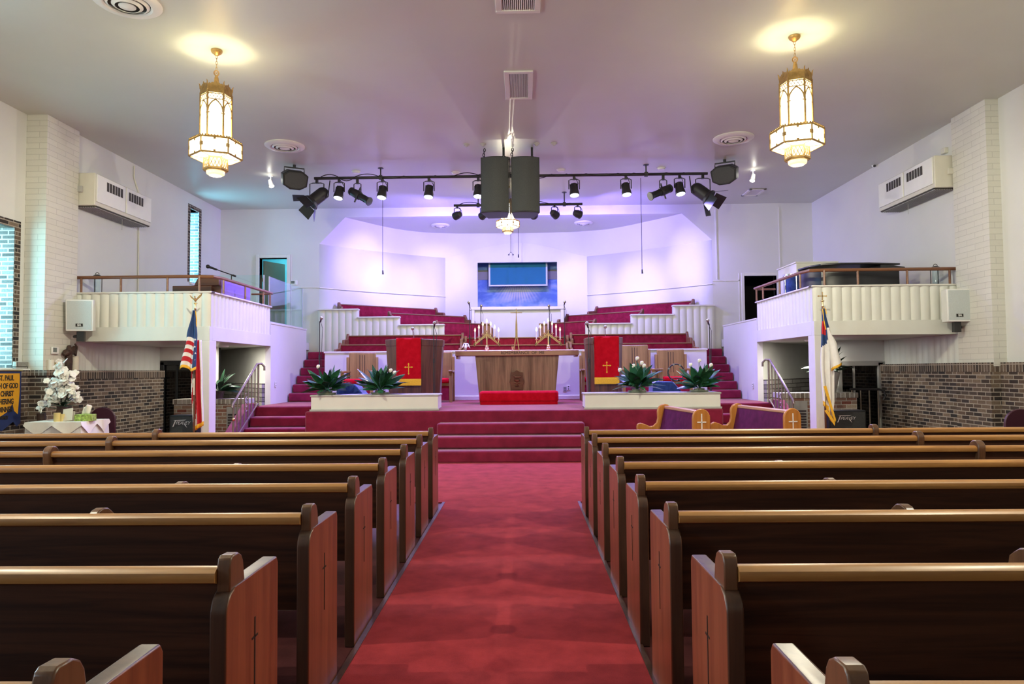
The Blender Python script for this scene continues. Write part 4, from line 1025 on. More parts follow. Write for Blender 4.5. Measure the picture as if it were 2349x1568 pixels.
def yoke(b, z0, z1, w, x=0, y=0):
    b.tube([(x - w, y, z1), (x - w, y, z0 - 0.02), (x - w*0.6, y, z0), (x + w*0.6, y, z0), (x + w, y, z0 - 0.02), (x + w, y, z1)], 0.011, 6)
    b.box(x - 0.025, x + 0.025, y - 0.03, y + 0.03, z0 - 0.01, -0.031); return b
def par(px, Y, z, aim, label, energy, color, group='lit stage cans on the long bar'):
    x = at(px, 430, Y=Y).x
    t = thing('stage_can', label, 'stage light', (x, Y, z), 0, group)
    b = B(); yoke(b, -0.09, -0.30, 0.11); b.build('yoke', M['black'], t)
    c = Vector((0, 0, -0.31)); d = Vector(aim).normalized(); dd = d
    m = basis(c, dd)
    b = B(); b.lathe([(0.05, -0.13), (0.07, -0.125), (0.075, -0.06), (0.10, 0.06), (0.105, 0.12), (0.10, 0.13)], seg=20)
    for k in range(8): a = 2*PI*k/8; b.box(0.07, 0.088, -0.006, 0.006, -0.12, 0.02, rot('Z', a))
    b.xf(m); b.build('housing', M['black'], t)
    b = B(); b.lathe([(0.094, 0.128), (0.09, 0.134)], seg=20); b.xf(m); b.build('lens', M['led'], t)
    b = B(); b.tube([(0.03, 0, -0.05), (0.09, 0.06, -0.16), (0.06, 0.09, -0.24), tuple(c - dd*0.12)], 0.007, 5); b.build('power_cable', M['cable'], t)
    o = lamp('SPOT', 'can_beam', tuple(c + dd*0.15), energy, color, parent=t, spot_size=math.radians(125), spot_blend=1.0, shadow_soft_size=0.06)
    o.rotation_euler = d.to_track_quat('-Z', 'Y').to_euler()
    return t
VIO = (0.24, 0.17, 1.0)
CANV = (0.31, 0.25, 1.0)
lab = ['first can from the left', 'second can from the left end', 'third can from the left end', 'fourth, half hidden by a loudspeaker', 'first one right of the loudspeakers', 'sixth can from the left end', 'last one on the right']
SPOTS = [(778, (800, 600)), (877, (885, 650)), (984, (1000, 640)), (1097, (1085, 660)), (1317, (1322, 660)), (1436, (1480, 650)), (1559, (1590, 595))]
def on_alcove(px, py):
    """where a pixel's ray meets the alcove walls"""
    d = at(px, py, Y=10.0) - EYE
    best = None
    for (p, q) in (((AX0, YF), (BX0, YB)), ((BX0, YB), (BX1, YB)), ((BX1, YB), (AX1, YF))):
        ex, ey = q[0]-p[0], q[1]-p[1]; den = d.x*ey - d.y*ex
        if abs(den) < 1e-9: continue
        t = (p[0]*ey - p[1]*ex)/den
        hit = EYE + d*t; u = ((hit.x-p[0])*ex + (hit.y-p[1])*ey)/(ex*ex+ey*ey)
        if -0.02 <= u <= 1.02: best = hit
    return best
for (px, tgt), lb in zip(SPOTS, lab):
    par(px, Y1, ZB1, (0.12*(px - 1180)/400, -0.22, -0.97), 'lit black stage can on the long bar, ' + lb, PAR, CANV)
BEAM = {1049: (835, 600), 1109: (905, 650), 1166: (1005, 635), 1223: (1335, 660), 1272: (1465, 650), 1325: (1588, 597)}
BACK = 190.0
lb2 = ['first from its left end', 'second one, left of the loudspeakers', 'third one, hidden behind the loudspeakers', 'fourth one, just right of the loudspeakers', 'next to last on the right', 'last at its right end']
for px, lb in zip((1049, 1109, 1166, 1223, 1272, 1325), lb2):
    x = at(px, 480, Y=Y2).x
    t = thing('small_stage_lamp', 'small black lamp on the short bar, ' + lb, 'stage light', (x, Y2, ZB2), 0, 'small lamps on the short bar')
    b = B(); yoke(b, -0.06, -0.22, 0.075); b.build('yoke', M['black'], t)
    c = Vector((0, 0, -0.24)); tg = on_alcove(*BEAM[px]); d = (tg - Vector((x, Y2, ZB2)) - c).normalized(); m = basis(c, d)
    lamp('SPOT', 'small_lamp_beam', tuple(c + d*0.12), BACK, (0.38, 0.31, 1.0), parent=t, spot_size=math.radians(32), spot_blend=1.0, shadow_soft_size=0.05).rotation_euler = d.to_track_quat('-Z', 'Y').to_euler()
    lamp('SPOT', 'small_lamp_spill', tuple(c + d*0.12), BACK*0.42, VIO, parent=t, spot_size=math.radians(130), spot_blend=1.0, shadow_soft_size=0.05).rotation_euler = d.to_track_quat('-Z', 'Y').to_euler()
    b = B(); b.lathe([(0.02, -0.12), (0.07, -0.10), (0.095, -0.02), (0.095, 0.06), (0.10, 0.065), (0.10, 0.085)], seg=16); b.xf(m); b.build('housing', M['black'], t)
    b = B(); b.tube([(0.02, 0, -0.05), (0.10, 0, -0.12), (0.12, 0, -0.25), (0.05, -0.05, -0.26)], 0.007, 5); b.build('power_cable', M['cable'], t)

# tube spotlights
def tube_spot(px, py, d, label):
    p = at(px, py, Y=Y1)
    t = thing('tube_spotlight', label, 'stage light', (p.x, Y1, ZB1), 0, 'unlit tube spotlights on the long bar')
    b = B(); yoke(b, -0.12, -0.34, 0.075); b.build('yoke', M['black'], t)
    m = basis((0, 0, -0.36), d)
    b = B(); b.lathe([(0.05, -0.21), (0.085, -0.20), (0.09, -0.17), (0.07, -0.16), (0.085, -0.14), (0.095, 0.05), (0.085, 0.08)], seg=18); b.xf(m); b.build('housing', M['black'], t)
    b = B(); b.lathe([(0.07, 0.08), (0.06, 0.26), (0.075, 0.30), (0.095, 0.36), (0.09, 0.365)], seg=18)
    for k in range(6): a = PI/3*k; b.box(0.058, 0.075, -0.007, 0.007, 0.09, 0.30, rot('Z', a))
    b.xf(m); b.build('barrel', M['box'], t)
    b = B(); b.box(-0.015, 0.015, 0.09, 0.17, -0.01, 0.01).box(-0.015, 0.015, -0.17, -0.09, 0.0, 0.02).box(0.09, 0.14, -0.01, 0.01, 0.02, 0.04); b.xf(m); b.build('shutter_handle', M['black'], t)
    return t
tube_spot(820, 405, (0.78, -0.35, -0.5), 'long black tube spotlight between the two leftmost stage cans')
tube_spot(1521, 400, (-0.80, -0.35, -0.38), 'long black tube spotlight just left of the last right hand can')
# barn door lamps on the ends of the bar
def barn(px, d, label, s):
    p = at(px, 405, Y=Y1)
    t = thing('barn_door_lamp', label, 'stage light', (p.x, Y1, ZB1), 0, 'barn door lamps on the bar ends')
    b = B(); yoke(b, -0.10, -0.38, 0.15); b.build('yoke', M['black'], t)
    m = basis((0, 0, -0.42), d)
    b = B(); b.ball((0, 0, -0.16), 0.135, 16, 10).lathe([(0.135, -0.17), (0.135, 0.10), (0.17, 0.14), (0.18, 0.17), (0.17, 0.18)], seg=20); b.xf(m); b.build('housing', M['black'], t)
    for k in range(4):
        mm = m @ rot('Z', PI/2*k + 0.3) @ tr(0.16, 0, 0.19) @ rot('Y', 0.55 + 0.15*(k % 2))
        b = B(); b.prism([(-0.13, 0.0), (0.13, 0.0), (0.15, 0.24), (-0.15, 0.24)], -0.003, 0.003, 'X', mm); b.build('barn_door', M['box'], t)
    b = B(); b.tube([(-s*-0.28, 0, -0.05), (0.26*s, 0, -0.2), (0.24*s, 0, -0.40), (0.12*s, 0, -0.42)], 0.012, 6); b.build('power_cable', M['cable'], t)
barn(727, (-0.62, -0.30, -0.62), 'large barn door lamp on the left end of the lighting bar', 1)
barn(1612, (0.66, -0.30, -0.62), 'large barn door lamp on the right end of the lighting bar', -1)

# microphones hanging on wires
def hang_mic(px, py0, py1, Y, label, fork=False, ztop=None):
    a = at(px, py1, Y=Y); zt = (ztop or CZ)
    t = thing('hanging_microphone', label, 'microphone', (a.x, Y, a.z), 0, 'microphones hanging on wires')
    B().cyl((0, 0, 0.06), (0, 0, zt - a.z), 0.006, seg=6).build('wire', M['cable'], t)
    b = B()
    if fork:
        for s in (-1, 1): b.tube([(0, 0, 0.08), (0.05*s, 0, 0.02)], 0.005, 5).ball((0.058*s, 0, 0.0), 0.02, 8, 6)
    else: b.cyl((0, 0, 0.06), (0.005, 0, -0.03), 0.014, 0.02, 8)
    b.build('capsule', M['black'], t)
hang_mic(878, 440, 626, 15.6, 'microphone on a long wire before the left alcove wall')
hang_mic(1473, 420, 624, 15.6, 'microphone on a long wire before the right alcove wall')
hang_mic(1172, 515, 584, 19.0, 'forked double microphone hanging above the wall opening', True, AZ1)
hang_mic(1189, 556, 588, 19.3, 'single short microphone hanging just right of the forked one', False, AZ1)
# ------------------------------------------------------------------ planters along the stage edge
def planter(x0, x1, label):
    t = thing('planter_box', label, 'planter', ((x0 + x1)/2, 12.52, SZ), 0, 'low white planter boxes'); w = (x1 - x0)/2
    B().box(-w, w, -0.26, 0.26, 0.03, 0.255).build('body', M['panelling'], t, bevel=0.004)
    B().box(-w - 0.015, w + 0.015, -0.275, 0.275, 0.255, 0.285).build('cap', M['greyplate'], t, bevel=0.006)
    B().box(-w - 0.02, w + 0.02, -0.285, -0.262, 0.0, 0.035).build('base_trim', M['greyplate'], t, bevel=0.004)
planter(-3.74, -1.50, 'low white planter box on the stage edge, left of the steps')
planter(1.08, 3.44, 'low white planter box on the stage edge, right of the steps')
PT = SZ + 0.285

def leaf(b, base, az, el, L, wid, droop, fold=0.25, n=7, roll=0.0):
    """one pointed blade arching out from base"""
    d = Vector((math.cos(az)*math.cos(el), math.sin(az)*math.cos(el), math.sin(el))); side = Vector((-math.sin(az), math.cos(az), 0)); side = Matrix.Rotation(roll, 3, d) @ side
    p = Vector(base); pts = []
    for i in range(n + 1):
        u = i/n; w = wid*(math.sin(PI*min(1, max(0, (u - 0.22)/0.78)**0.8))**0.9 if u > 0.22 else 0.06)
        if u >= 1: w = 0.001
        up = d.cross(side)
        pts.append((p - side*w/2 - up*fold*w*0.5, p.copy(), p + side*w/2 - up*fold*w*0.5))
        p = p + d*(L/n); p.z = max(p.z, 0.035); d = (d + Vector((0, 0, -droop/n))).normalized()
    vs = [q for r in pts for q in r]; fs = []
    for i in range(n):
        a = i*3; fs += [(a, a + 1, a + 4, a + 3), (a + 1, a + 2, a + 5, a + 4)]
    b.add(vs, fs); return pts[-1][1]

def lily(x, y, z, seed, label, flowers):
    rnd = random.Random(seed)
    t = thing('peace_lily', label, 'plant', (x, y, z), 0, 'potted lilies along the stage edge')
    B().lathe([(0.10, 0.0), (0.15, 0.005), (0.17, 0.03), (0.165, 0.035), (0.13, 0.02)], seg=24).build('saucer', M['pot'], t)
    B().lathe([(0.08, 0.02), (0.10, 0.06), (0.085, 0.065)], seg=20).build('pot', M['pot'], t)
    b = B()
    for k in range(9): leaf(b, (0, 0, 0.05), rnd.uniform(0, 2*PI), rnd.uniform(1.05, 1.4), rnd.uniform(0.42, 0.55), rnd.uniform(0.12, 0.16), rnd.uniform(0.4, 1.1), roll=rnd.uniform(-1.2, 1.2))
    for k in range(22): leaf(b, (0, 0, 0.05), 2*PI*k/22 + rnd.uniform(-.2, .2), rnd.uniform(0.6, 1.05), rnd.uniform(0.46, 0.60), rnd.uniform(0.11, 0.16), rnd.uniform(0.5, 1.3), roll=rnd.uniform(-0.9, 0.9))
    for k in range(14): leaf(b, (0, 0, 0.05), 2*PI*k/14 + rnd.uniform(-.2, .2), rnd.uniform(0.35, 0.7), rnd.uniform(0.40, 0.54), rnd.uniform(0.10, 0.14), rnd.uniform(0.6, 1.3), roll=rnd.uniform(-0.7, 0.7))
    b.build('foliage', M['leaf'], t, smooth=60)
    for (dx, dz) in flowers:
        b = B(); b.tube([(0, 0, 0.08), (dx*0.5, -0.06, dz*0.7), (dx, -0.1, dz - 0.03)], 0.005, 5)
        s = b.build('flower_stalk', M['leaf'], t)
        b = B(); b.ball((dx, -0.1, dz), 0.028, 10, 8, (0.8, 0.8, 1.3)).ball((dx + 0.02, -0.105, dz + 0.01), 0.024, 8, 6, (1, 0.6, 1.2)); b.build('flower', M['flower'], s)
lx = lambda px: at(px, 900, Y=12.5).x
lily(lx(750), 12.5, PT, 1, 'potted lily at the outer left end of the left planter', ((-0.14, 0.5), (0.05, 0.2)))
lily(lx(872), 12.5, PT, 22, 'potted lily on the left planter, beside the wide pulpit', ((0.20, 0.42), (0.27, 0.38), (-0.03, 0.36)))
lily(lx(1462), 12.5, PT, 5, 'potted lily on the right planter, beside the narrower pulpit', ((-0.02, 0.60), (0.06, 0.52), (0.10, 0.47), (-0.09, 0.47), (-0.33, 0.40)))
lily(lx(1604), 12.5, PT, 14, 'potted lily at the outer right end of the right planter', ((-0.02, 0.55), (-0.18, 0.48), (0.18, 0.47)))

# ------------------------------------------------------------------ pulpits
def gold_cross(b, c, h, w, th, y):
    x, z = c
    b.box(x - th/2, x + th/2, y - 0.003, y, z - h*0.62, z + h*0.38).box(x - w/2, x + w/2, y - 0.003, y, z - th/2 + 0.01, z + th/2 + 0.01)
    for px, pz, dx, dz in ((x, z + h*0.38, 0, 1), (x, z - h*0.62, 0, -1), (x - w/2, z + 0.01, -1, 0), (x + w/2, z + 0.01, 1, 0)):
        s = th*1.5
        tri = [(px + dx*s*1.2, pz + dz*s*1.2), (px - dz*s - dx*s*0.4, pz + dx*s - dz*s*0.4), (px + dz*s - dx*s*0.4, pz - dx*s - dz*s*0.4)]
        b.prism(tri, y - 0.003, y, 'Y')
    return b
def pulpit(c, top, cloth, label, clabel):
    """top: plan outline of the desk about c, front first"""
    t = thing('pulpit', label, 'pulpit', (c[0], c[1], SZ), 0, 'oak pulpits on the stage')
    n = len(top); k = 0.86; zt = 1.31
    def ring(sc, z, dy=0): return [Vector((x*sc, y*sc + dy, z)) for x, y in top]
    vs = ring(k, 0, 0.03) + ring(0.985, zt - 0.02)
    b = B().add(vs, [tuple(range(n)), tuple(range(2*n - 1, n - 1, -1))] + [(i, (i + 1) % n, n + (i + 1) % n, n + i) for i in range(n)])
    b.build('body', M['oak'], t, bevel=0.006)
    vs = ring(0.99, zt - 0.135) + ring(1.01, zt)
    b = B().add(vs, [tuple(range(n)), tuple(range(2*n - 1, n - 1, -1))] + [(i, (i + 1) % n, n + (i + 1) % n, n + i) for i in range(n)])
    b.build('desk_rim', M['oak'], t, bevel=0.01)
    m = B(); b = m
    b.tube([(0.0, 0.12, zt), (0.0, 0.10, zt + 0.12), (-0.01, 0.04, zt + 0.19)], 0.007, 6); s = b.build('microphone_neck', M['chrome'], t)
    b = B(); b.ball((-0.01, 0.02, zt + 0.215), 0.032, 12, 8, (1, 1.2, 1.1)); b.build('microphone_head', M['steel'], s)
    x0, x1 = cloth; yf = top[0][1] - 0.02
    q = thing('pulpit_cloth', clabel, 'cloth', (c[0], c[1], SZ + zt), 0, 'red pulpit cloths')
    def fn(u, v):
        x = x0 + (x1 - x0)*u; s = v*1.18
        if s < 0.3: return Vector((x, yf + 0.3 - s, 0.016))
        s -= 0.3; return Vector((x*1.0, yf - 0.014 + 0.03*s + 0.004*math.sin(u*9), 0.012 - s*0.895))
    b = B().sheet(fn, 10, 40); b.build('drape', M['velvet'], q, solid=0.006)
    zb = 0.012 - 0.88*0.895
    b = B()
    nf = 46
    for i in range(nf):
        u = (i + 0.5)/nf; x = x0 + (x1 - x0)*u
        b.box(x - 0.0046, x + 0.0046, yf + 0.004, yf + 0.012, zb - 0.115 + 0.004*math.sin(i*2.3), zb)
    b.box(x0, x1, yf + 0.002, yf + 0.012, zb - 0.02, zb + 0.012)
    b.build('gold_fringe', M['gold'], q)
    gold_cross(B(), ((x0 + x1)/2, -0.55), 0.185, 0.125, 0.012, yf - 0.002).build('gold_cross', M['gold'], q)
    return t
pulpit((-2.15, 13.6), [(-0.28, -0.30), (0.22, -0.30), (0.57, 0.14), (0.57, 0.45), (-0.53, 0.45), (-0.53, -0.05)], (-0.27, 0.205), 'wide oak pulpit with red cloth on the left of the stage', 'red cloth with gold cross hanging on the wide left pulpit')
pulpit((1.62, 13.6), [(-0.28, -0.30), (0.21, -0.30), (0.30, -0.16), (0.30, 0.4), (-0.40, 0.4), (-0.40, -0.1)], (-0.265, 0.205), 'narrow oak pulpit with red cloth on the right of the stage', 'red cloth with gold cross hanging on the narrow right pulpit')

# ------------------------------------------------------------------ communion table
t = thing('communion_table', 'long oak communion table with carved words and a shield emblem', 'table', (-0.13, 14.8, SZ))
B().box(-1.28, 1.29, -0.32, 0.32, 1.00, 1.108).build('table_top', M['topoak'], t, bevel=0.01)
b = B().prism([(-0.87, 1.0), (0.88, 1.0), (0.78, 0.0), (-0.78, 0.0)], -0.22, 0.25, 'Y'); b.build('body', M['tableoak'], t, bevel=0.006)
B().box(-1.27, -1.22, -0.25, 0.25, 0.94, 1.0).build('end_cleat', M['topoak'], t, bevel=0.006)
B().box(1.22, 1.28, -0.25, 0.25, 0.97, 1.0).build('end_cleat', M['topoak'], t, bevel=0.006)
lettering('lettering', 'REMEMBRANCE  OF  ME', 0.085, M['ink'], t, (0.12, -0.322, 1.052), space=1.0, bold=0.0)
b = B()
sh = [(-0.12, 0.20), (-0.07, 0.20), (0.0, 0.245), (0.07, 0.20), (0.12, 0.20), (0.125, 0.08), (0.155, 0.0), (0.125, -0.06), (0.12, -0.20), (0.05, -0.20), (0.0, -0.235), (-0.05, -0.20), (-0.12, -0.20), (-0.125, -0.06), (-0.155, 0.0), (-0.125, 0.08)]
b.prism([(x, z + 0.45) for x, z in sh], -0.265, -0.225, 'Y')
e = b.build('shield_emblem', M['organ'], t, bevel=0.008)
b = B(); b.ball((0.0, -0.27, 0.55), 0.05, 10, 8, (1.3, 0.4, 0.7)).ball((-0.05, -0.27, 0.57), 0.03, 8, 6, (1, 0.5, 1)).ball((0.06, -0.27, 0.56), 0.03, 8, 6, (1, 0.5, 1))
b.lathe([(0.02, 0.36), (0.05, 0.365), (0.018, 0.40), (0.02, 0.44), (0.055, 0.47), (0.06, 0.50)], (0, -0.265, 0), 12).box(-0.08, 0.08, -0.285, -0.255, 0.29, 0.32).ball((0.0, -0.27, 0.43), 0.04, 10, 6, (2.0, 0.4, 0.5))
b.build('carved_chalice', M['organ'], e)
t = thing('kneeling_bench', 'long red velvet kneeling bench in front of the communion table', 'bench', (-0.09, 14.25, SZ))
B().box(-0.80, 0.80, -0.16, 0.16, 0.05, 0.275).build('cushion', M['velvet'], t, bevel=0.045)
B().box(-0.78, 0.78, -0.14, 0.14, 0.0, 0.06).build('base', M['velvet'], t)

TZ = SZ + 1.108
def candelabrum(px, label):
    x = at(px, 800, Y=14.8).x
    t = thing('candelabrum', label, 'candelabrum', (x, 14.8, TZ), 0, 'brass candelabra on the table')
    B().lathe([(0.055, 0), (0.06, 0.012), (0.04, 0.03), (0.045, 0.05), (0.032, 0.075), (0.036, 0.10), (0.022, 0.115)], seg=18).build('base', M['brass'], t)
    B().cyl((0, 0, 0.11), (0, 0, 0.42), 0.014, 0.012, 10).build('stem', M['brass'], t)
    for s in (-1, 1):
        b = B()
        for o in (0.0, 0.03):
            b.prism([(0.0, 0.355 - o), (s*0.275, 0.135 - o), (s*0.275, 0.155 - o), (0.0, 0.378 - o)], -0.014, 0.014, 'Y')
        b.box(min(s*0.255, s*0.28), max(s*0.255, s*0.28), -0.014, 0.014, 0.10, 0.165); b.build('arm', M['brass'], t)
    for k in range(-3, 4):
        xx = 0.0835*k; zb = 0.425 - 0.064*abs(k)
        b = B(); b.cyl((xx, 0, zb - 0.05 - (0.02 if k else 0)), (xx, 0, zb), 0.006, seg=6).lathe([(0.012, zb - 0.012), (0.034, zb - 0.004), (0.036, zb), (0.014, zb + 0.004), (0.014, zb + 0.018)], (xx, 0, 0), 14); b.build('candle_cup', M['brass'], t)
        c = B().cyl((xx, 0, zb + 0.004), (xx, 0, zb + 0.175), 0.013, seg=12).build('candle', M['candle'], t)
        B().lathe([(0.004, 0.0), (0.014, 0.012), (0.018, 0.03), (0.012, 0.055), (0.003, 0.085)], (xx, 0, zb + 0.175), 10).build('flame_bulb', M['flame'], c)
candelabrum(1117, 'lit seven-candle brass candelabrum on the left of the table')
candelabrum(1258, 'lit seven-candle brass candelabrum on the right of the table')
t = thing('altar_cross', 'tall slender brass cross standing in the middle of the table', 'cross', (at(1185, 800, Y=14.8).x, 14.8, TZ))
b = B()
for s in (-1, 1): b.prism([(s*0.065, 0), (s*0.045, 0), (s*0.008, 0.27), (s*0.028, 0.27)], -0.03, 0.03, 'Y')
b.box(-0.03, 0.03, -0.03, 0.03, 0.26, 0.285).box(-0.065, 0.065, -0.04, 0.04, 0, 0.02); b.build('stand', M['brass'], t)
b = B().prism([(-0.024, 0.28), (0.024, 0.28), (0.02, 0.56), (0.006, 0.78), (-0.006, 0.78), (-0.02, 0.56)], -0.01, 0.01, 'Y'); b.build('spire', M['brass'], t)
B().box(-0.008, 0.008, -0.008, 0.008, 0.76, 0.90).box(-0.125, 0.125, -0.008, 0.008, 0.80, 0.814).build('cross', M['brass'], t)
t = thing('covered_chalice', 'small chalice draped with a white cloth on the table end', 'chalice', (at(1069, 803, Y=14.75).x, 14.75, TZ))
B().lathe([(0.04, 0), (0.012, 0.015), (0.01, 0.07), (0.045, 0.10), (0.05, 0.15)], seg=16).build('chalice', M['chrome'], t)
b = B().sheet(lambda u, v: Vector((v*(0.062 + 0.028*math.cos(4*2*PI*u))*math.cos(2*PI*u), v*(0.062 + 0.028*math.cos(4*2*PI*u))*math.sin(2*PI*u), 0.165 - 0.10*max(0, v - 0.55)/0.45*(0.75 + 0.35*math.cos(4*2*PI*u)))), 40, 8); b.build('white_napkin', M['cloth'], t, solid=0.003, smooth=60)
t = thing('brass_bell', 'small brass cup standing at the foot of the altar cross', 'cup', (at(1176, 800, Y=14.72).x - 0.0, 14.70, TZ))
B().lathe([(0.02, 0), (0.022, 0.01), (0.012, 0.03), (0.025, 0.06), (0.026, 0.09)], seg=12).build('cup', M['brass'], t)

# ------------------------------------------------------------------ tall clergy chairs
def clergy_chair(px, top, label, lab_w=0.62):
    x = at(px, 850, Y=15.85).x
    t = thing('clergy_chair', label, 'chair', (x, 15.75, SZ), 0, 'tall oak clergy chairs'); w = lab_w/2
    b = B().box(-w, w, 0.14, 0.20, 0.45, top); b2 = b.build('backrest', M['chairoak'], t, bevel=0.025)
    b = B()
    for u in (-0.055, 0.0, 0.055): b.box(u - 0.006, u + 0.006, 0.138, 0.142, 0.62, top - 0.06)
    b.build('carved_groove', M['carve'], b2)
    for s in (-1, 1):
        B().box(min(s*(w - 0.005), s*(w + 0.05)), max(s*(w - 0.005), s*(w + 0.05)), 0.12, 0.21, 0, top - 0.11).build('back_post', M['chairoak'], t, bevel=0.01)
        B().box(min(s*(w - 0.02), s*(w + 0.05)), max(s*(w - 0.02), s*(w + 0.05)), -0.40, -0.33, 0, 0.66).build('leg', M['chairoak'], t, bevel=0.008)
        B().box(min(s*(w - 0.03), s*(w + 0.06)), max(s*(w - 0.03), s*(w + 0.06)), -0.42, 0.13, 0.66, 0.71).build('armrest', M['chairoak'], t, bevel=0.012)
    B().box(-w, w, -0.38, 0.14, 0.36, 0.42).build('seat_frame', M['chairoak'], t)
    B().box(-w + 0.02, w - 0.02, -0.40, 0.13, 0.42, 0.53).build('seat_cushion', M['velvet'], t, bevel=0.035)
    B().box(-w, w, -0.37, -0.34, 0.05, 0.36).build('front_apron', M['upholstery'], t)
clergy_chair(830, 1.13, 'tall oak chair behind the two lilies on the left')
clergy_chair(1006, 1.13, 'tall oak chair mostly hidden behind the wide left pulpit')
clergy_chair(1366, 1.13, 'tall oak chair mostly hidden behind the narrow right pulpit')
clergy_chair(1457, 1.25, 'tallest oak chair, topping the white wall beside the right pulpit')
clergy_chair(1540, 1.14, 'tall oak chair behind the tambourine')

# ------------------------------------------------------------------ floor monitors, tambourine
def monitor(px0, px1, top, label, flip=1):
    Y = 13.4; a = at(px0, 890, Y=Y).x; c = at(px1, 890, Y=Y).x
    t = thing('floor_monitor', label, 'monitor speaker', ((a + c)/2, Y, SZ), 0, 'blue floor monitors'); w = (c - a)/2
    b = B().prism([(-w, 0), (w, 0), (w*0.95, top*0.55), (w*0.35*flip if flip > 0 else w*0.9, top), (-w*0.9 if flip > 0 else w*0.35*flip, top)], -0.22, 0.22, 'Y')
    b.build('cabinet', M['bluefab'], t, bevel=0.02)
    B().box(-w*0.8, w*0.6, -0.222, -0.215, 0.05, top*0.5).build('grille', M['box'], t)
monitor(776, 842, 0.45, 'blue covered monitor between the two lilies on the left planter')
monitor(1490, 1562, 0.46, 'blue covered monitor between the two lilies on the right planter', 1)
x = at(1556, 868, Y=13.36).x
t = thing('tambourine', 'round tambourine standing on the blue monitor by the right lilies', 'tambourine', (x - 0.04, 13.36, SZ + 0.46))
r = 0.155
B().tube([(r*math.cos(a), 0, r + 0.014 + r*math.sin(a)) for a in [2*PI*k/36 for k in range(36)]], 0.013, 8, closed=True).build('hoop', M['black'], t)
for k in range(8):
    a = 2*PI*k/8 + 0.3
    B().cyl((r*math.cos(a), -0.02, r + 0.014 + r*math.sin(a)), (r*math.cos(a), 0.02, r + 0.014 + r*math.sin(a)), 0.02, seg=10).build('jingle', M['chrome'], t)

# ------------------------------------------------------------------ microphones on stands
def mic_stand(px, py, Y, z0, label, boom=0.0, br=0.13):
    p = at(px, py, Y=Y)
    t = thing('microphone_stand', label, 'microphone', (p.x, Y, z0), 0, 'microphones on upright stands'); h = p.z - z0
    B().lathe([(br, 0), (br, 0.015), (0.03, 0.03), (0.02, 0.05)], seg=20).build('base', M['black'], t)
    b = B().cyl((0, 0, 0.04), (0, 0, h*0.55), 0.013, seg=10).cyl((0, 0, h*0.55), (0, 0, h - 0.06), 0.009, seg=10).cyl((0, 0, h*0.53), (0, 0, h*0.58), 0.018, seg=10); b.build('pole', M['black'], t)
    b = B(); b.cyl((boom*0.2, 0.04, h - 0.07), (boom, -0.06, h - 0.01), 0.014, 0.018, 8); m = b.build('microphone', M['black'], t)
    b = B(); b.ball((boom*1.25, -0.08, h), 0.034, 12, 8); b.build('microphone_head', M['steel'], m)
    b = B(); b.tube([(boom*0.2, 0.05, h - 0.07), (0.05, 0.05, h - 0.2), (0.03, 0.02, h*0.5), (0.025, 0.02, 0.05)], 0.005, 5); b.build('cable', M['cable'], t)
mic_stand(733, 730, 14.25, SZ, 'tall microphone on a stand at the far left of the stage', 0.05)
mic_stand(995, 741, 13.1, SZ, 'microphone on a stand in front of the wide left pulpit', 0.02)
mic_stand(1350, 742, 13.08, SZ, 'microphone on a stand in front of the narrow right pulpit', -0.03)
mic_stand(1627, 735, 14.25, SZ, 'tall microphone on a stand at the far right of the stage', -0.04)
CFZ = 1.25
mic_stand(1077, 694, 17.19, CFZ, 'tall choir microphone, outer one left of the altar cross', -0.01, 0.08)
mic_stand(1103, 702, 17.19, CFZ, 'tall choir microphone, inner one left of the altar cross', 0.01, 0.08)
mic_stand(1260, 702, 17.19, CFZ, 'tall choir microphone, inner one right of the altar cross', -0.01, 0.08)
mic_stand(1294, 693, 17.19, CFZ, 'tall choir microphone, outer one right of the altar cross', 0.01, 0.08)

# ------------------------------------------------------------------ choir pews
def choir_pew(p, q, ztop, zfloor, label, ends=(1, 1), h=0.42, short=None):
    """bench from p to q (plan), sitter facing the camera side"""
    p, q = Vector(p), Vector(q); d = q - p; L = d.length
    t = thing('choir_pew', label, 'pew', (p.x, p.y, zfloor), math.atan2(d.y, d.x), 'red cushioned choir pews'); H = ztop - zfloor
    B().prism([(0.0, H - h - 0.05), (0.045, H - h - 0.05), (0.065, H - 0.02), (0.03, H - 0.02)], 0.03, L - 0.03, 'X').build('backrest', M['upholstery'], t)
    B().box(0.02, L - 0.02, 0.015, 0.085, H - 0.03, H).build('top_rail', M['choirwood'], t, bevel=0.008)
    s0, s1 = (0.5 if short == 0 else 0.03), (L - 0.5 if short == 1 else L - 0.03)
    B().box(s0, s1, -0.40, 0.03, H - 0.47, H - 0.39).build('seat_cushion', M['upholstery'], t, bevel=0.02)
    for k, x in enumerate((0.0, L)):
        b = B()
        if short == k: b.prism([(-0.15, H - 0.5), (0.09, H - 0.5), (0.09, H + 0.01), (0.07, H + 0.04), (0.02, H + 0.04), (-0.02, H - 0.02), (-0.06, H - 0.07), (-0.15, H - 0.09)], x - 0.03, x + 0.03, 'X'); b.build('end_panel', M['choirwood'], t, bevel=0.01); continue
        b = B().prism([(-0.42, 0), (0.10, 0), (0.10, H + 0.02), (0.07, H + 0.045), (0.02, H + 0.045), (-0.02, H - 0.02), (-0.06, H - 0.10), (-0.40, H - 0.13), (-0.43, H - 0.17)], x - 0.03, x + 0.03, 'X'); b.build('end_panel', M['choirwood'], t, bevel=0.01)
Yb, Yc = 17.72, 17.0
def cx(px, Y): return at(px, 780, Y=Y).x
def cz(py, Y, px): return at(px, py, Y=Y).z
choir_pew((cx(797, Yb), Yb), (cx(1061, Yb), Yb), cz(768, Yb, 930), 1.5, 'straight red choir pew, upper of the two behind the left pulpit')
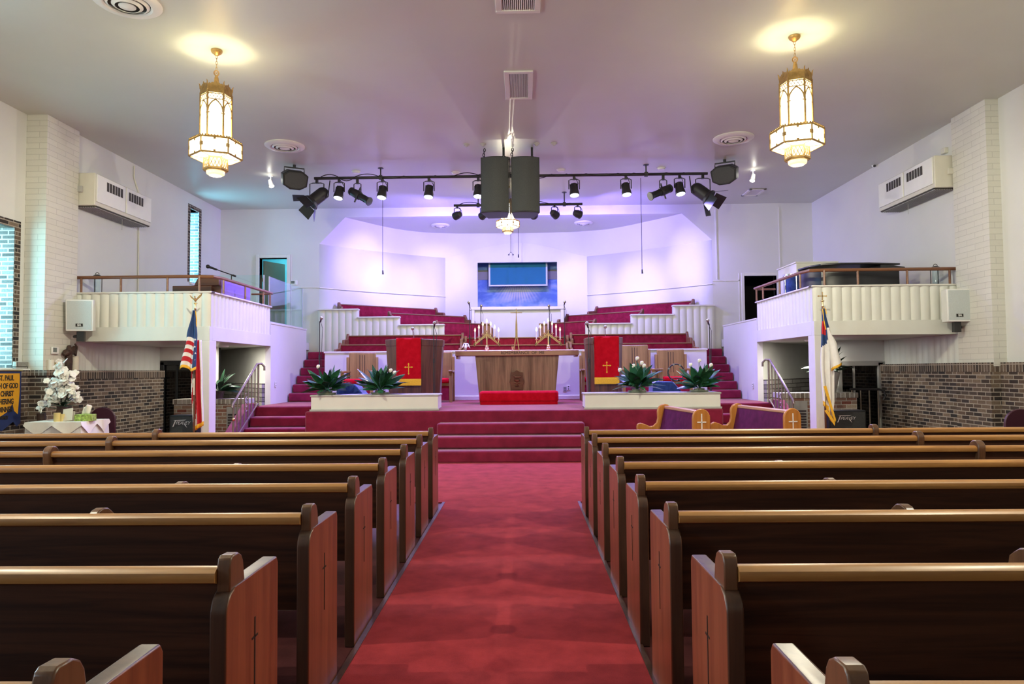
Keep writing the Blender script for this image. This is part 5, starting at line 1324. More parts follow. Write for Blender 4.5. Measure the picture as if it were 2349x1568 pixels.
choir_pew((cx(779, Yc), Yc), (cx(1058, Yc), Yc), cz(788.5, Yc, 930), 1.25, 'straight red choir pew, lower of the two behind the left pulpit')
choir_pew((cx(1310, Yb), Yb), (cx(1577, Yb), Yb), cz(765, Yb, 1440), 1.5, 'straight red choir pew, upper of the two behind the right pulpit')
choir_pew((cx(1309, Yc), Yc), (cx(1591, Yc), Yc), cz(786, Yc, 1440), 1.25, 'straight red choir pew, lower of the two behind the right pulpit')
choir_pew((cx(1068, Yb), Yb), (cx(1302, Yb), Yb), cz(773, Yb, 1187), 1.5, 'straight dark red choir pew behind the altar cross, upper one')
choir_pew((cx(1066, Yc), Yc), (cx(1301, Yc), Yc), cz(790, Yc, 1187), 1.25, 'straight dark red choir pew behind the altar cross, lower one')
for side, nm in ((-1, 'left'), (1, 'right')):
    for n, t0, te, z, zf, lb in ((0.12, 0.52, 3.55, 3.30, 2.46, 'highest, along the wall'), (0.97, 1.56, 4.0, 3.05, 2.21, 'middle one'), (1.75, 2.54, 4.05, 2.80, 1.96, 'lowest of the slanting three')):
        a, c = tier_pt(side, t0, n, 0), tier_pt(side, te, n, 0)
        if side > 0: a, c = c, a
        choir_pew((a.x, a.y), (c.x, c.y), z, zf, f'slanting red choir pew in the {nm} half of the alcove, {lb}', h=0.46, short=0 if side < 0 else 1)
# wooden side posts showing behind the candles
for px, nm in ((1118, 'left'), (1246, 'right')):
    a = at(px - 8, 745, Y=18.6); c = at(px + 9, 800, Y=18.6)
    t = thing('music_stand', f'plain brown wooden stand behind the {nm} candelabrum', 'stand', ((a.x + c.x)/2, 18.55, 1.5))
    B().box(-0.10, 0.10, -0.05, 0.05, 0, a.z - 1.5).build('panel', M['choirwood'], t, bevel=0.01)
    B().box(-0.12, 0.12, -0.08, 0.08, a.z - 1.5, a.z - 1.47).build('ledge', M['choirwood'], t)
# outlets on the white wall
def outlet(px, py, label, Y=None, X=None, rz=0.0, cover=None):
    p = at(px, py, Y=Y, X=X)
    t = thing('wall_outlet', label, 'outlet', p, rz, 'small wall outlets')
    B().box(-0.04, 0.04, -0.008, 0, -0.06, 0.06).build('cover_plate', cover or M['white'], t, bevel=0.003)
    b = B().box(-0.014, 0.014, -0.011, -0.008, 0.012, 0.04).box(-0.014, 0.014, -0.011, -0.008, -0.04, -0.012); b.build('socket', M['lcd'], t)
outlet(1304, 889, 'white power outlet low on the wall right of the table', Y=16.396)
outlet(1296, 892, 'grey box just left of the power outlet by the table', Y=16.396, cover=M['greyplate'])
# ------------------------------------------------------------------ wall heaters
def heater(side, y0, y1, z0, z1, label):
    s = side; xw = XL if s < 0 else XR; xf = xw + 0.42*(-s)
    t = thing('wall_heater', label, 'heater', (xw, (y0 + y1)/2, z0), 0, 'wall mounted heating units')
    L = (y1 - y0)/2; h = z1 - z0; D = 0.42*(-s)
    def bx(b, d0, d1, ya, yb, za, zb, m=None): return b.box(min(d0*-s, d1*-s), max(d0*-s, d1*-s), ya, yb, za, zb, m)
    bx(B(), 0.001, 0.40, -L, L, 0.06, h).build('cabinet', M['hvac'], t, bevel=0.012)
    for k in (0, 1):
        f = bx(B(), 0.40, 0.425, -L + 0.03 + k*L, -0.01 + k*(L - 0.02), 0.13, h - 0.02).build('front_panel', M['white'], t, bevel=0.006)
        b = B(); n = 6; ya = (-L*0.66 if k == 0 else L*0.10); w = L*0.56/n
        for j in range(n): bx(b, 0.424, 0.428, ya + j*w, ya + j*w + w*0.78, h*0.60, h*0.86)
        b.build('vent_slots', M['slot'], f)
    b = B(); bx(b, 0.02, 0.40, -L + 0.05, L - 0.05, 0.04, 0.062)
    bt = b.build('bottom_intake', M['slot'], t)
    b = B()
    for j in range(9): bx(b, 0.03 + j*0.042, 0.042 + j*0.042, -L + 0.05, L - 0.05, 0.03, 0.042)
    b.build('intake_grating', M['greyplate'], bt)
    c = bx(B(), 0.10, 0.19, -L - 0.05, -L, h*0.45, h*0.62).build('switch_box', M['greyplate'] if s < 0 else M['hvac'], t, bevel=0.006)
    b = B(); b.tube([(0.02*-s, -L - 0.03, h*0.5), (0.10*-s, -L - 0.03, h*0.53)], 0.008, 6); b.build('conduit', M['greyplate'], t)
    b = B(); b.cyl((0.3*-s, -L*-0.1, 0.04), (0.3*-s, -L*-0.1, -0.18), 0.004, seg=5); b.build('pull_cord', M['greyplate'], t)
heater(-1, 12.14, 14.0, 4.42, 5.06, 'long white heater on the wall beside the tall blue window')
heater(1, 12.11, 14.0, 4.55, 5.17, 'long white heater on the wall facing the blue windows')
b = B(); b.tube([(XL + 0.02, 14.05, 5.75), (XL + 0.02, 14.05, 5.5), (XL + 0.02, 14.25, 5.2), (XL + 0.02, 14.25, 2.3)], 0.014, 6)
tag(b.build('conduit_pipe', M['hvac']), 'thin painted pipe running down the left wall past the heater', 'pipe')
t = thing('dome_camera', 'small white dome camera high on the right wall', 'camera', at(2008, 378, X=XR - 0.02))
B().lathe([(0.05, 0.06), (0.055, 0.0), (0.03, -0.05)], (-0.03, 0, 0), 14).build('housing', M['white'], t); B().ball((-0.035, -0.03, -0.03), 0.028, 10, 8).build('lens', M['black'], t)
t = thing('wall_sensor', 'small cream sensor box above the right wall heater', 'sensor', at(2171, 346, X=XR - 0.0))
B().box(-0.07, 0.0, -0.06, 0.06, -0.05, 0.05).build('case', M['hvac'], t, bevel=0.01)
def thermostat(p, rz, label):
    t = thing('thermostat', label, 'thermostat', p, rz)
    B().box(-0.085, 0.085, -0.035, 0, -0.06, 0.06).build('case', M['white'], t, bevel=0.01)
    B().box(-0.07, 0.02, -0.038, -0.035, -0.03, 0.045).build('display', M['lcd'], t)
thermostat(at(675, 648, Y=YF - 0.001), 0, 'small white thermostat on the wall beside the open teal-lit door')
thermostat(Vector((-7.845, 11.54, at(112, 803, X=-7.84).z)), PI/2, 'white thermostat low on the left painted brick pier')
outlet(632, 881, 'white plate low on the left stair wall', X=-5.49, rz=PI/2)
outlet(1727, 884, 'white plate low on the right stair wall', X=5.04, rz=-PI/2)
b = B(); b.tube([at(1640, 480, Y=YF - 0.02), at(1644, 640, Y=YF - 0.02), at(1665, 645, Y=YF - 0.02)], 0.008, 5)
tag(b.build('wall_cable', M['white']), 'white cable running down the front wall right of the alcove', 'cable')

# ------------------------------------------------------------------ balcony railings
def railing(side, label):
    s = side; xw = XL + 0.02 if s < 0 else XR - 0.02; xc = -5.44 if s < 0 else 4.99
    y0, y1 = 12.21, 15.0; z0 = 2.93; z1 = 3.20
    t = thing('balcony_railing', label, 'railing', (xc, y0, z0), 0, 'brown balcony railings')
    xx = xc + (0.35*s)
    b = B(); b.tube([(xw, y0, z1), (xx, y0, z1), (xc + 0.06*s, y0 + 0.06, z1), (xc, y0 + 0.35, z1), (xc, y1, z1)], 0.03, 8); b.build('handrail', M['railwood'], t, world=True)
    b = B(); b.tube([(xc, y1 - 0.05, z1 - 0.02), (xc + 0.42*s, y1 - 0.05, z1 - 0.02)], 0.02, 8); b.build('return_rail', M['railwood'], t, world=True)
    xs = [xw + (0.12 if s < 0 else -0.12)] + [xw + (xx - xw)*k/2.6 for k in (1, 2)] + [xx + (xc - xx)*0.2]
    for x in xs: B().cyl((x, y0, z0), (x, y0, z1), 0.02, seg=8).build('post', M['railwood'], t, world=True)
    for y in (y0 + 0.35, y0 + 1.35, y1 - 0.5, y1 - 0.1): B().cyl((xc, y, z0), (xc, y, z1), 0.02, seg=8).build('post', M['railwood'], t, world=True)
railing(-1, 'brown wooden railing on the left balcony by the organ')
railing(1, 'brown wooden railing on the right balcony by the piano')

def hurricane(px, py, Y, label):
    p = at(px, py, Y=Y); 
    t = thing('hurricane_lamp', label, 'lamp', (p.x*0.98, Y, 2.25), 0, 'glass tube lamps on the balconies')
    z = 0.55
    B().cyl((0, 0, 0), (0, 0, z), 0.05, seg=12).lathe([(0.13, z), (0.15, z + 0.02), (0.12, z + 0.05), (0.06, z + 0.06)], seg=20).build('base', M['black'], t)
    for k in range(3): a = 2*PI*k/3 + 0.5; B().cyl((0.075*math.cos(a), 0.075*math.sin(a), z + 0.05), (0.075*math.cos(a), 0.075*math.sin(a), z + 0.44), 0.007, seg=6).build('rod', M['black'], t)
    B().cyl((0, 0, z + 0.06), (0, 0, z + 0.42), 0.055, seg=16).build('glass_tube', M['pane'], t)
    b = B().lathe([(0.09, z + 0.44), (0.085, z + 0.46), (0.05, z + 0.49), (0.02, z + 0.50)], seg=18); b.tube([(0.035*math.cos(a), 0, z + 0.50 + 0.035*math.sin(a)) for a in [PI*k/8 for k in range(9)]], 0.006, 5); b.build('cap', M['black'], t)
hurricane(203, 660, 12.55, 'black framed glass tube lamp behind the left balcony railing')
hurricane(2166, 640, 12.55, 'black framed glass tube lamp behind the right balcony railing')

# left balcony: organ console, glass screens, microphone
a = at(420, 660, Y=12.9); c = at(507, 640, Y=12.9)
t = thing('organ_console', 'brown organ console on the left balcony with a violet-lit back', 'organ', (-6.05, 13.3, 2.25))
B().box(-0.45, 0.28, -0.5, 0.45, 0.0, 0.86).build('case', M['organ'], t, bevel=0.01)
B().prism([(-0.05, 0.86), (0.42, 0.86), (0.42, 1.0), (0.02, 1.0)], -0.5, 0.45, 'Y').build('music_hood', M['organ'], t, bevel=0.01)
B().box(0.28, 0.42, -0.42, 0.95, 0.0, 0.90).build('back_panel', M['organ'], t)
B().box(0.42, 0.435, -0.40, 0.95, 0.02, 0.98).build('back_cover', M['violetlit'], t)
def boom(px0, py0, px1, py1, Y, label):
    p0 = at(px0, py0, Y=Y); p1 = at(px1, py1, Y=Y)
    t = thing('boom_microphone', label, 'microphone', (p1.x, Y, 2.25))
    v = p1 - Vector((p1.x, Y, 2.25)); u = p0 - Vector((p1.x, Y, 2.25))
    B().cyl((0, 0, 0.02), (0, 0, v.z), 0.012, seg=8).build('pole', M['black'], t)
    for k in range(3): a = 2*PI*k/3; B().cyl((0, 0, 0.15), (0.3*math.cos(a), 0.3*math.sin(a), 0.01), 0.01, seg=6).build('leg', M['black'], t)
    dd = (u - v); B().cyl(v - dd*0.15, v + dd*0.62, 0.011, seg=8).cyl(v - dd*0.18, v - dd*0.05, 0.02, seg=8).build('boom_arm', M['black'], t)
    m = B().cyl(v + dd*0.62, v + dd*0.95, 0.02, 0.026, 10).build('microphone', M['black'], t); B().ball(v + dd*1.0, 0.042, 12, 8).build('microphone_head', M['black'], m)
boom(477, 611, 531, 630, 14.42, 'black boom microphone over the organ on the left balcony')
def pane_thing(x0, y0, x1, y1, z0, z1, label):
    t = thing('glass_screen', label, 'glass screen', (x0, y0, z0), math.atan2(y1 - y0, x1 - x0), 'clear screens on the left balcony'); L = math.hypot(x1 - x0, y1 - y0)
    B().box(0, L, -0.006, 0.006, 0.02, z1 - z0).build('pane', M['pane'], t)
    B().box(-0.012, 0.012, -0.012, 0.012, 0, z1 - z0).box(L - 0.012, L + 0.012, -0.012, 0.012, 0, z1 - z0).box(0, L, -0.012, 0.012, 0, 0.025).build('edge_strip', M['screenframe'], t)
pane_thing(-6.75, 15.06, -5.66, 15.12, 2.26, 3.62, 'clear screen facing the pews behind the organ')
pane_thing(-5.57, 15.2, -5.57, 17.5, 2.585, 3.60, 'clear screen on top of the left stair wall')

# right balcony: cabinet, piano, drum
t = thing('white_cabinet', 'tall white cabinet standing on the right balcony', 'cabinet', (5.95, 14.6, 2.25))
B().box(-0.42, 0.40, -0.5, 0.5, 0, 1.36).build('body', M['trim'], t, bevel=0.008)
B().box(-0.44, 0.42, -0.52, 0.52, 1.36, 1.385).build('top', M['trim'], t)
t = thing('grand_piano', 'black grand piano on the right balcony behind the railing', 'piano', (5.9, 12.95, 2.25))
pl = [(-0.62, -0.1), (-0.50, -0.32), (-0.2, -0.45), (0.3, -0.45), (0.9, -0.32), (1.05, 0.0), (1.0, 0.5), (-0.5, 0.65), (-0.66, 0.3)]
B().prism(pl, 0.58, 1.02, 'Z').build('case', M['pianoblack'], t, bevel=0.015)
B().prism([(x*1.02, y*1.02) for x, y in pl[:5] + [(0.6, 0.0), (0.0, 0.6)] + pl[7:]], 1.09, 1.12, 'Z').build('lid', M['pianoblack'], t, bevel=0.008)
B().prism([(0.55, 1.02), (1.0, 1.02), (0.98, 1.05), (0.7, 1.09), (0.55, 1.09)], -0.35, 0.4, 'Y').build('keyslip', M['pianoblack'], t)
for x, y in ((-0.45, 0.1), (0.8, -0.25), (0.8, 0.4)): B().cyl((x, y, 0), (x, y, 0.58), 0.05, 0.07, 12).build('leg', M['pianoblack'], t)
t = thing('drum', 'shiny blue drum beside the piano on the right balcony', 'drum', (5.42, 13.85, 2.25))
B().lathe([(0.23, 0.45), (0.23, 1.08)], seg=28).build('shell', M['bluefab'], t)
for k in range(6): a = PI/3*k + 0.2; B().cyl((0.235*math.cos(a), 0.235*math.sin(a), 0.47), (0.235*math.cos(a), 0.235*math.sin(a), 1.06), 0.014, seg=8).build('tension_rod', M['chrome'], t)
for z in (0.45, 1.06): B().lathe([(0.225, z), (0.245, z), (0.245, z + 0.03), (0.225, z + 0.03)], seg=28).build('hoop', M['chrome'], t)
for k in range(3): a = 2*PI*k/3; B().cyl((0.2*math.cos(a), 0.2*math.sin(a), 0.47), (0.26*math.cos(a), 0.26*math.sin(a), 0), 0.012, seg=6).build('leg', M['chrome'], t)

# ------------------------------------------------------------------ white loudspeakers on the piers
def wall_speaker(px0, px1, py0, py1, Y, rz, tilt, label, side):
    a = at(px0, py0, Y=Y); c = at(px1, py1, Y=Y); w = (c.x - a.x)/2; h = (a.z - c.z)/2
    t = thing('wall_speaker', label, 'loudspeaker', ((a.x + c.x)/2, Y, (a.z + c.z)/2), rz, 'white loudspeakers on the piers')
    m = rot('X', tilt)
    b = B(); b.prism([(-w, 0), (w, 0), (w*0.8, 0.25), (-w*0.8, 0.25)], -h, h, 'Z', m); b.build('cabinet', M['white'], t, bevel=0.012)
    g = B(); g.box(-w + 0.025, w - 0.025, -0.006, 0.01, -h + 0.03, h - 0.025, m); g.build('grille', M['wgrille'], t, bevel=0.004)
    b = B(); b.box(-0.055, 0.055, -0.012, -0.005, -h + 0.08, -h + 0.13, m); pl = b.build('name_plate', M['ink'], t)
    lettering('lettering', 'SA', 0.052, M['white'], pl, tuple(m @ Vector((0, -0.014, -h + 0.105))), (PI/2 + tilt, 0, 0), bold=0.0015, shear=0.1)
    b = B(); b.box(-0.055, 0.055, 0.06, 0.14, -h - 0.17, -h).tube([(0, 0.10, -h - 0.06), (0.08*side, 0.16, -h - 0.08), (0.16*side, 0.26, -h - 0.08)], 0.026, 8); b.build('bracket', M['black'], t)
wall_speaker(154, 210, 687, 759, 11.75, math.radians(14), 0.06, 'white loudspeaker fixed to the left pier by the balcony', -1)
wall_speaker(2172, 2229, 662, 737, 11.75, math.radians(-3), 0.0, 'white loudspeaker fixed to the right pier by the balcony', 1)

# ------------------------------------------------------------------ amplifiers under the balconies
def amp(px0, px1, py, Y, label):
    a = at(px0, py, Y=Y); c = at(px1, py, Y=Y); w = (c.x - a.x)/2; h = a.z
    t = thing('amplifier', label, 'amplifier', ((a.x + c.x)/2, Y, 0), 0, 'black amplifiers under the balconies')
    B().box(-w, w, 0, 0.32, 0.02, h).build('cabinet', M['box'], t, bevel=0.02)
    g = B().box(-w + 0.03, w - 0.03, -0.012, 0.002, 0.05, h - 0.03).build('grille', M['grille'], t)
    z = h - 0.145
    lettering('lettering', 'PEAVEY', 0.085, M['white'], g, (0, -0.014, z), shear=0.35, space=0.9, bold=-0.001)
    b = B().prism([(-0.17, z + 0.055), (0.07, z + 0.062), (0.03, z + 0.05), (-0.13, z + 0.046)], -0.016, -0.012, 'Y').prism([(-0.14, z + 0.05), (-0.12, z + 0.05), (-0.17, z - 0.065), (-0.19, z - 0.07)], -0.016, -0.012, 'Y').prism([(0.02, z - 0.02), (0.045, z - 0.02), (0.08, z - 0.08)], -0.016, -0.012, 'Y'); b.build('logo_stroke', M['white'], g)
    for s in (-1, 1): B().cyl((s*(w - 0.06), 0.16, 0), (s*(w - 0.06), 0.16, 0.02), 0.02, seg=8).build('foot', M['black'], t)
amp(388, 452, 952, 12.75, 'black amplifier beside the striped flag')
amp(1900, 1987, 941, 12.75, 'black amplifier beside the white flag')

# ------------------------------------------------------------------ brick planters, ferns
def brick_planter(x0, x1, Y, zt, label, vent=None):
    t = thing('brick_planter', label, 'planter', ((x0 + x1)/2, Y, 0), 0, 'brick planters under the balconies')
    B().box(x0, x1, Y, Y + 0.5, 0, zt - 0.1).build('body', M['tanbrick'], t, world=True, smooth=0)
    B().box(x0 - 0.02, x1 + 0.02, Y - 0.02, Y + 0.52, zt - 0.1, zt).build('coping', M['wbrick'], t, world=True, smooth=0)
    if vent:
        v = B().box(vent[0], vent[1], Y - 0.02, Y, 0.25, zt - 0.16).build('vent_frame', M['greyplate'], t, world=True)
        b = B()
        for k in range(7): b.box(vent[0] + 0.03, vent[1] - 0.03, Y - 0.028, Y - 0.02, 0.28 + k*0.055, 0.315 + k*0.055)
        o = b.build('vent_grille', M['grate'], t, world=True); o.parent = v; 
brick_planter(-7.2, -5.75, 14.3, 0.95, 'brick planter behind the striped flag', (-6.10, -5.80))
brick_planter(5.22, 6.72, 14.2, 0.99, 'brick planter behind the white flag', (5.30, 5.72))

def fern(x, y, z, seed, label, urn):
    rnd = random.Random(seed)
    t = thing('potted_fern', label, 'plant', (x, y, z), 0, 'leafy plants under the balconies')
    hz = 0.42 if urn else 0.16
    if urn: B().lathe([(0.10, 0), (0.12, 0.02), (0.15, 0.15), (0.20, 0.36), (0.21, 0.42), (0.18, 0.42)], seg=24).build('urn', M['urn'], t)
    else: B().lathe([(0.10, 0), (0.13, 0.14), (0.14, 0.16), (0.11, 0.16)], seg=20).build('pot', M['driftwood'], t)
    b = B()
    for k in range(38): leaf(b, (0, 0, hz - 0.02), rnd.uniform(0, 2*PI), rnd.uniform(0.4, 1.4), rnd.uniform(0.38, 0.62), rnd.uniform(0.08, 0.12), rnd.uniform(0.7, 1.7), roll=rnd.uniform(-0.9, 0.9))
    b.build('fronds', M['fern'], t, smooth=60)
fern(at(500, 900, Y=14.55).x, 14.55, 0.95, 31, 'dark leafy plant on the brick planter behind the striped flag', False)
fern(at(1903, 905, Y=14.32).x, 14.32, 0.99, 32, 'dark leafy plant in a white urn behind the white flag', True)

# ------------------------------------------------------------------ iron stair railings
def stair_rail(s, label):
    x = -5.42 if s < 0 else 4.97
    yt, yb = 14.25, 12.95; zt, zb = 1.66, 0.90
    t = thing('stair_railing', label, 'railing', (x, yb, 0), 0, 'iron railings of the side steps')
    b = B(); b.tube([(x, yb - 0.02, zb - 0.06), (x, yb, zb), (x, yt - 0.12, zt), (x + 0.05*-s, yt, zt + 0.01), (x + 0.10*-s, yt + 0.02, zt - 0.05), (x + 0.10*-s, yt + 0.02, zt - 0.13)], 0.022, 8); b.build('handrail', M['railsteel'], t, world=True)
    b = B(); b.tube([(x, yb + 0.05, 0.20), (x, yt - 0.05, 0.86)], 0.013, 6); b.build('bottom_rail', M['railsteel'], t, world=True)
    for k in range(8):
        y = yb + 0.04 + (yt - 0.08 - yb)*k/7; u = (y - yb)/(yt - 0.12 - yb); z1 = zb + (zt - zb)*min(1, u); z0 = max(0.0 if k in (0,) else 0.22 + (0.86 - 0.22)*u, 0)
        if k == 7: z0 = SZ
        B().cyl((x, y, z0), (x, y, z1), 0.012 if k not in (0, 7) else 0.02, seg=8).build('baluster', M['railsteel'], t, world=True)
    b = B(); B().ball((x, yb + 0.04, 0.62), 0.035, 10, 8).build('collar_knob', M['brass'], t, world=True)
    c = Vector((x, yb + 0.62, 0.90))
    for a0 in range(4):
        for q in (-1, 1):
            pts = [c + Vector((0, q*0.06*math.sin(a), 0.09*(a0 - 1.5) + 0.05*math.cos(a)*(1 - 0.08*a) )) for a in [0.35*k for k in range(14)]]
            b.tube(pts, 0.006, 5)
    b.build('scrollwork', M['railsteel'], t, world=True)
stair_rail(-1, 'iron railing with scrolls on the side steps left of the stage')
stair_rail(1, 'iron railing with scrolls on the side steps right of the stage')
# lower railing seen in front of the right doorway
t = thing('lobby_railing', 'short dark railing in front of the right grey doorway', 'railing', (6.9, 14.5, 0))
b = B(); b.tube([(6.72, 14.5, 1.05), (7.22, 14.3, 1.05), (7.30, 14.26, 1.02), (7.32, 14.25, 0.92), (7.28, 14.26, 0.84)], 0.025, 8); b.build('handrail', M['black'], t, world=True)
for k in range(4): x = 6.76 + 0.15*k; B().cyl((x, 14.49 - 0.06*k*0.9, 0), (x, 14.49 - 0.06*k*0.9, 1.04), 0.014, seg=8).build('baluster', M['railsteel'], t, world=True)

# ------------------------------------------------------------------ flags
def drape(b, fn, col, nu=26, nv=34):
    vs = [fn(i/nu, j/nv) for j in range(nv + 1) for i in range(nu + 1)]; o = len(b.v); b.v += vs
    for j in range(nv):
        for i in range(nu):
            b.f.append((o + j*(nu+1) + i, o + j*(nu+1) + i + 1, o + (j+1)*(nu+1) + i + 1, o + (j+1)*(nu+1) + i)); b.fm.append(col((i + 0.5)/nu, (j + 0.5)/nv))
def sm(pts, v):
    for (a, x), (c, y) in zip(pts, pts[1:]):
        if v <= c: k = (v - a)/(c - a); k = k*k*(3 - 2*k); return x + (y - x)*k
    return pts[-1][1]
def flag_pole(t, h, eagle):
    B().lathe([(0.20, 0), (0.21, 0.03), (0.15, 0.06), (0.04, 0.10)], seg=24).build('base', M['brass'], t)
    B().cyl((0, 0, 0.08), (0, 0, h), 0.016, seg=12).build('pole', M['organ'], t)
    B().lathe([(0.018, h), (0.022, h + 0.01), (0.014, h + 0.03), (0.014, h + 0.09), (0.03, h + 0.10), (0.03, h + 0.11), (0.012, h + 0.12)], seg=14).build('ferrule', M['brass'], t)
    b = B(); z = h + 0.12
    if eagle:
        b.ball((0, 0, z + 0.045), 0.028, 10, 8, (0.8, 1, 1.3)).ball((-0.005, -0.015, z + 0.095), 0.015, 8, 6)
        b.prism([(0.01, z + 0.05), (0.05, z + 0.10), (0.115, z + 0.155), (0.10, z + 0.11), (0.05, z + 0.06), (0.015, z + 0.03)], -0.008, 0.008, 'Y').prism([(-0.01, z + 0.05), (-0.045, z + 0.085), (-0.10, z + 0.13), (-0.075, z + 0.08), (-0.015, z + 0.03)], -0.006, 0.006, 'Y')
        b.build('eagle_finial', M['lampbrass'], t)
    else:
        b.box(-0.008, 0.008, -0.008, 0.008, z - 0.01, z + 0.12).box(-0.06, 0.06, -0.008, 0.008, z + 0.06, z + 0.076).ball((0.066, 0, z + 0.068), 0.014, 8, 6).ball((-0.066, 0, z + 0.068), 0.014, 8, 6).ball((0, 0, z + 0.125), 0.014, 8, 6)
        b.build('cross_finial', M['brass'], t)
# striped flag
FY = 11.75
p = at(448, 712, Y=FY); bx0 = p.x; ht = p.z
t = thing('national_flag', 'red, white and blue starred and striped flag hanging from a pole', 'flag', (bx0, FY, 0), 0)
flag_pole(t, ht + 0.02, True)
s = FY/1600
b = B()
def up(u, v):
    L = sm([(0, -0.02), (0.45, -0.105), (1, -0.20)], v); R = sm([(0, 0.02), (0.45, 0.075), (1, 0.075)], v)
    x = L + (R - L)*u; return Vector((x, -0.05 - 0.06*v - (0.012 + 0.03*v)*math.sin(u*PI*3.0), ht - 1.0*v - 0.03*(1 - u)*v*0 + 0.035*math.sin(u*PI*2)*v))
def upc(u, v):
    if v > 0.945: return 3
    if u > 0.80 and v > 0.40: return 0
    if v < 0.46: return 0
    return 1 + int((v - 0.46)/0.485*6.99) % 2 if True else 1
drape(b, up, lambda u, v: {0: 0, 1: 2, 2: 1, 3: 3}[upc(u, v)], 26, 60)
b.build('upper_fold', [M['flagblue'], M['flagred'], M['flagwhite'], M['gold']], t, solid=0.004, smooth=70)
b = B()
for (u, z) in ((0.055, ht - 0.62), (0.068, ht - 0.73), (0.05, ht - 0.84), (0.062, ht - 0.50)):
    pts = [(u + (0.02 if k % 2 == 0 else 0.008)*math.sin(2*PI*k/10), z + (0.02 if k % 2 == 0 else 0.008)*math.cos(2*PI*k/10)) for k in range(10)]; b.prism(pts, -0.125, -0.120, 'Y')
b.build('stars', M['flagwhite'], t)
b = B()
def lowf(u, v):
    L = sm([(0, -0.09), (0.5, -0.07), (1, -0.03)], v); R = sm([(0, 0.10), (0.5, 0.125), (1, 0.15)], v)
    x = L + (R - L)*u; return Vector((x, 0.03 - 0.03*math.sin(u*PI*5), ht - 0.5 - 1.45*v - 0.10*(1 - u)*v))
def lowc(u, v):
    if v > 0.95: return 3
    q = (u*5.2 + 1.6*v*(1 - u)) % 2
    if u > 0.74: return 2 if u > 0.90 or v < 0.35 else 1
    if u > 0.46: return 1
    return 1 if int(u*9 + v*7) % 2 else 2
drape(b, lowf, lowc, 30, 40); b.build('lower_fold', [M['flagblue'], M['flagred'], M['flagwhite'], M['gold']], t, solid=0.004, smooth=70)
b = B(); b.box(-0.012, 0.012, -0.022, -0.014, 1.12, 1.40); b.build('pole_sleeve', M['cardboard'], t)
b = B(); b.tube([(0.0, -0.03, ht), (0.03, -0.05, ht - 0.02), (0.05, -0.06, ht - 0.15), (0.055, -0.07, ht - 0.42)], 0.008, 6); b.build('gold_cord', M['gold'], t)
# white flag with blue corner and red cross
p = at(1887, 707, Y=FY); bx0 = p.x; ht = p.z
t = thing('church_flag', 'white flag with blue corner and red cross hanging from a pole', 'flag', (bx0, FY, 0), 0)
flag_pole(t, ht + 0.02, False)
b = B()
def wf(u, v):
    L = sm([(0, -0.02), (0.25, -0.06), (0.6, -0.075), (1, -0.05)], v); R = sm([(0, 0.02), (0.25, 0.09), (0.5, 0.15), (0.8, 0.14), (1, 0.09)], v)
    x = L + (R - L)*u; return Vector((x, -0.04 - 0.05*math.sin(PI*min(1, v*2))*0.5 - (0.01 + 0.028*v)*math.sin(u*PI*4), ht - (1.62 + 0.28*u*(1 if u > 0.6 else 0.6))*v))
def wc(u, v):
    if v > 0.955: return 3
    if v < 0.30 + 0.10*(1 - u)*(1 if u < 0.55 else 0.2):
        if u < 0.5 and 0.13 < v < 0.26 and u > 0.05: return 1
        return 0
    return 2
drape(b, wf, wc, 28, 60); b.build('main_fold', [M['flagblue'], M['flagred'], M['flagwhite'], M['gold']], t, solid=0.004, smooth=70)
b = B()
def wf2(u, v):
    L = 0.02 + 0.06*v; R = sm([(0, 0.06), (0.5, 0.19), (1, 0.25)], v)
    return Vector((L + (R - L)*u, -0.10 + 0.02*math.sin(u*7), ht - 0.33 - (0.72 - 0.10*u)*v))
drape(b, wf2, lambda u, v: 3 if v > 0.92 else 2, 12, 30); b.build('side_fold', [M['flagblue'], M['flagred'], M['flagwhite'], M['gold']], t, solid=0.004, smooth=70)
b = B()
for (x0, z0, x1, z1) in ((-0.06, ht - 1.30, 0.10, ht - 1.88), (-0.055, ht - 1.70, 0.09, ht - 1.92)):
    b.prism([(x0 - 0.015, z0), (x0 + 0.03, z0 + 0.01), (x1 + 0.015, z1 + 0.03), (x1, z1 - 0.03)], -0.135, -0.128, 'Y')
b.build('gold_edge', M['gold'], t)
b = B(); b.tube([(0.0, -0.03, ht + 0.01), (-0.02, -0.05, ht - 0.02), (-0.015, -0.07, ht - 0.2), (0.01, -0.08, ht - 0.36)], 0.008, 6).tube([(0.0, -0.03, ht + 0.01), (0.03, -0.05, ht - 0.02), (0.035, -0.06, ht - 0.1)], 0.008, 6); b.build('gold_cord', M['gold'], t)

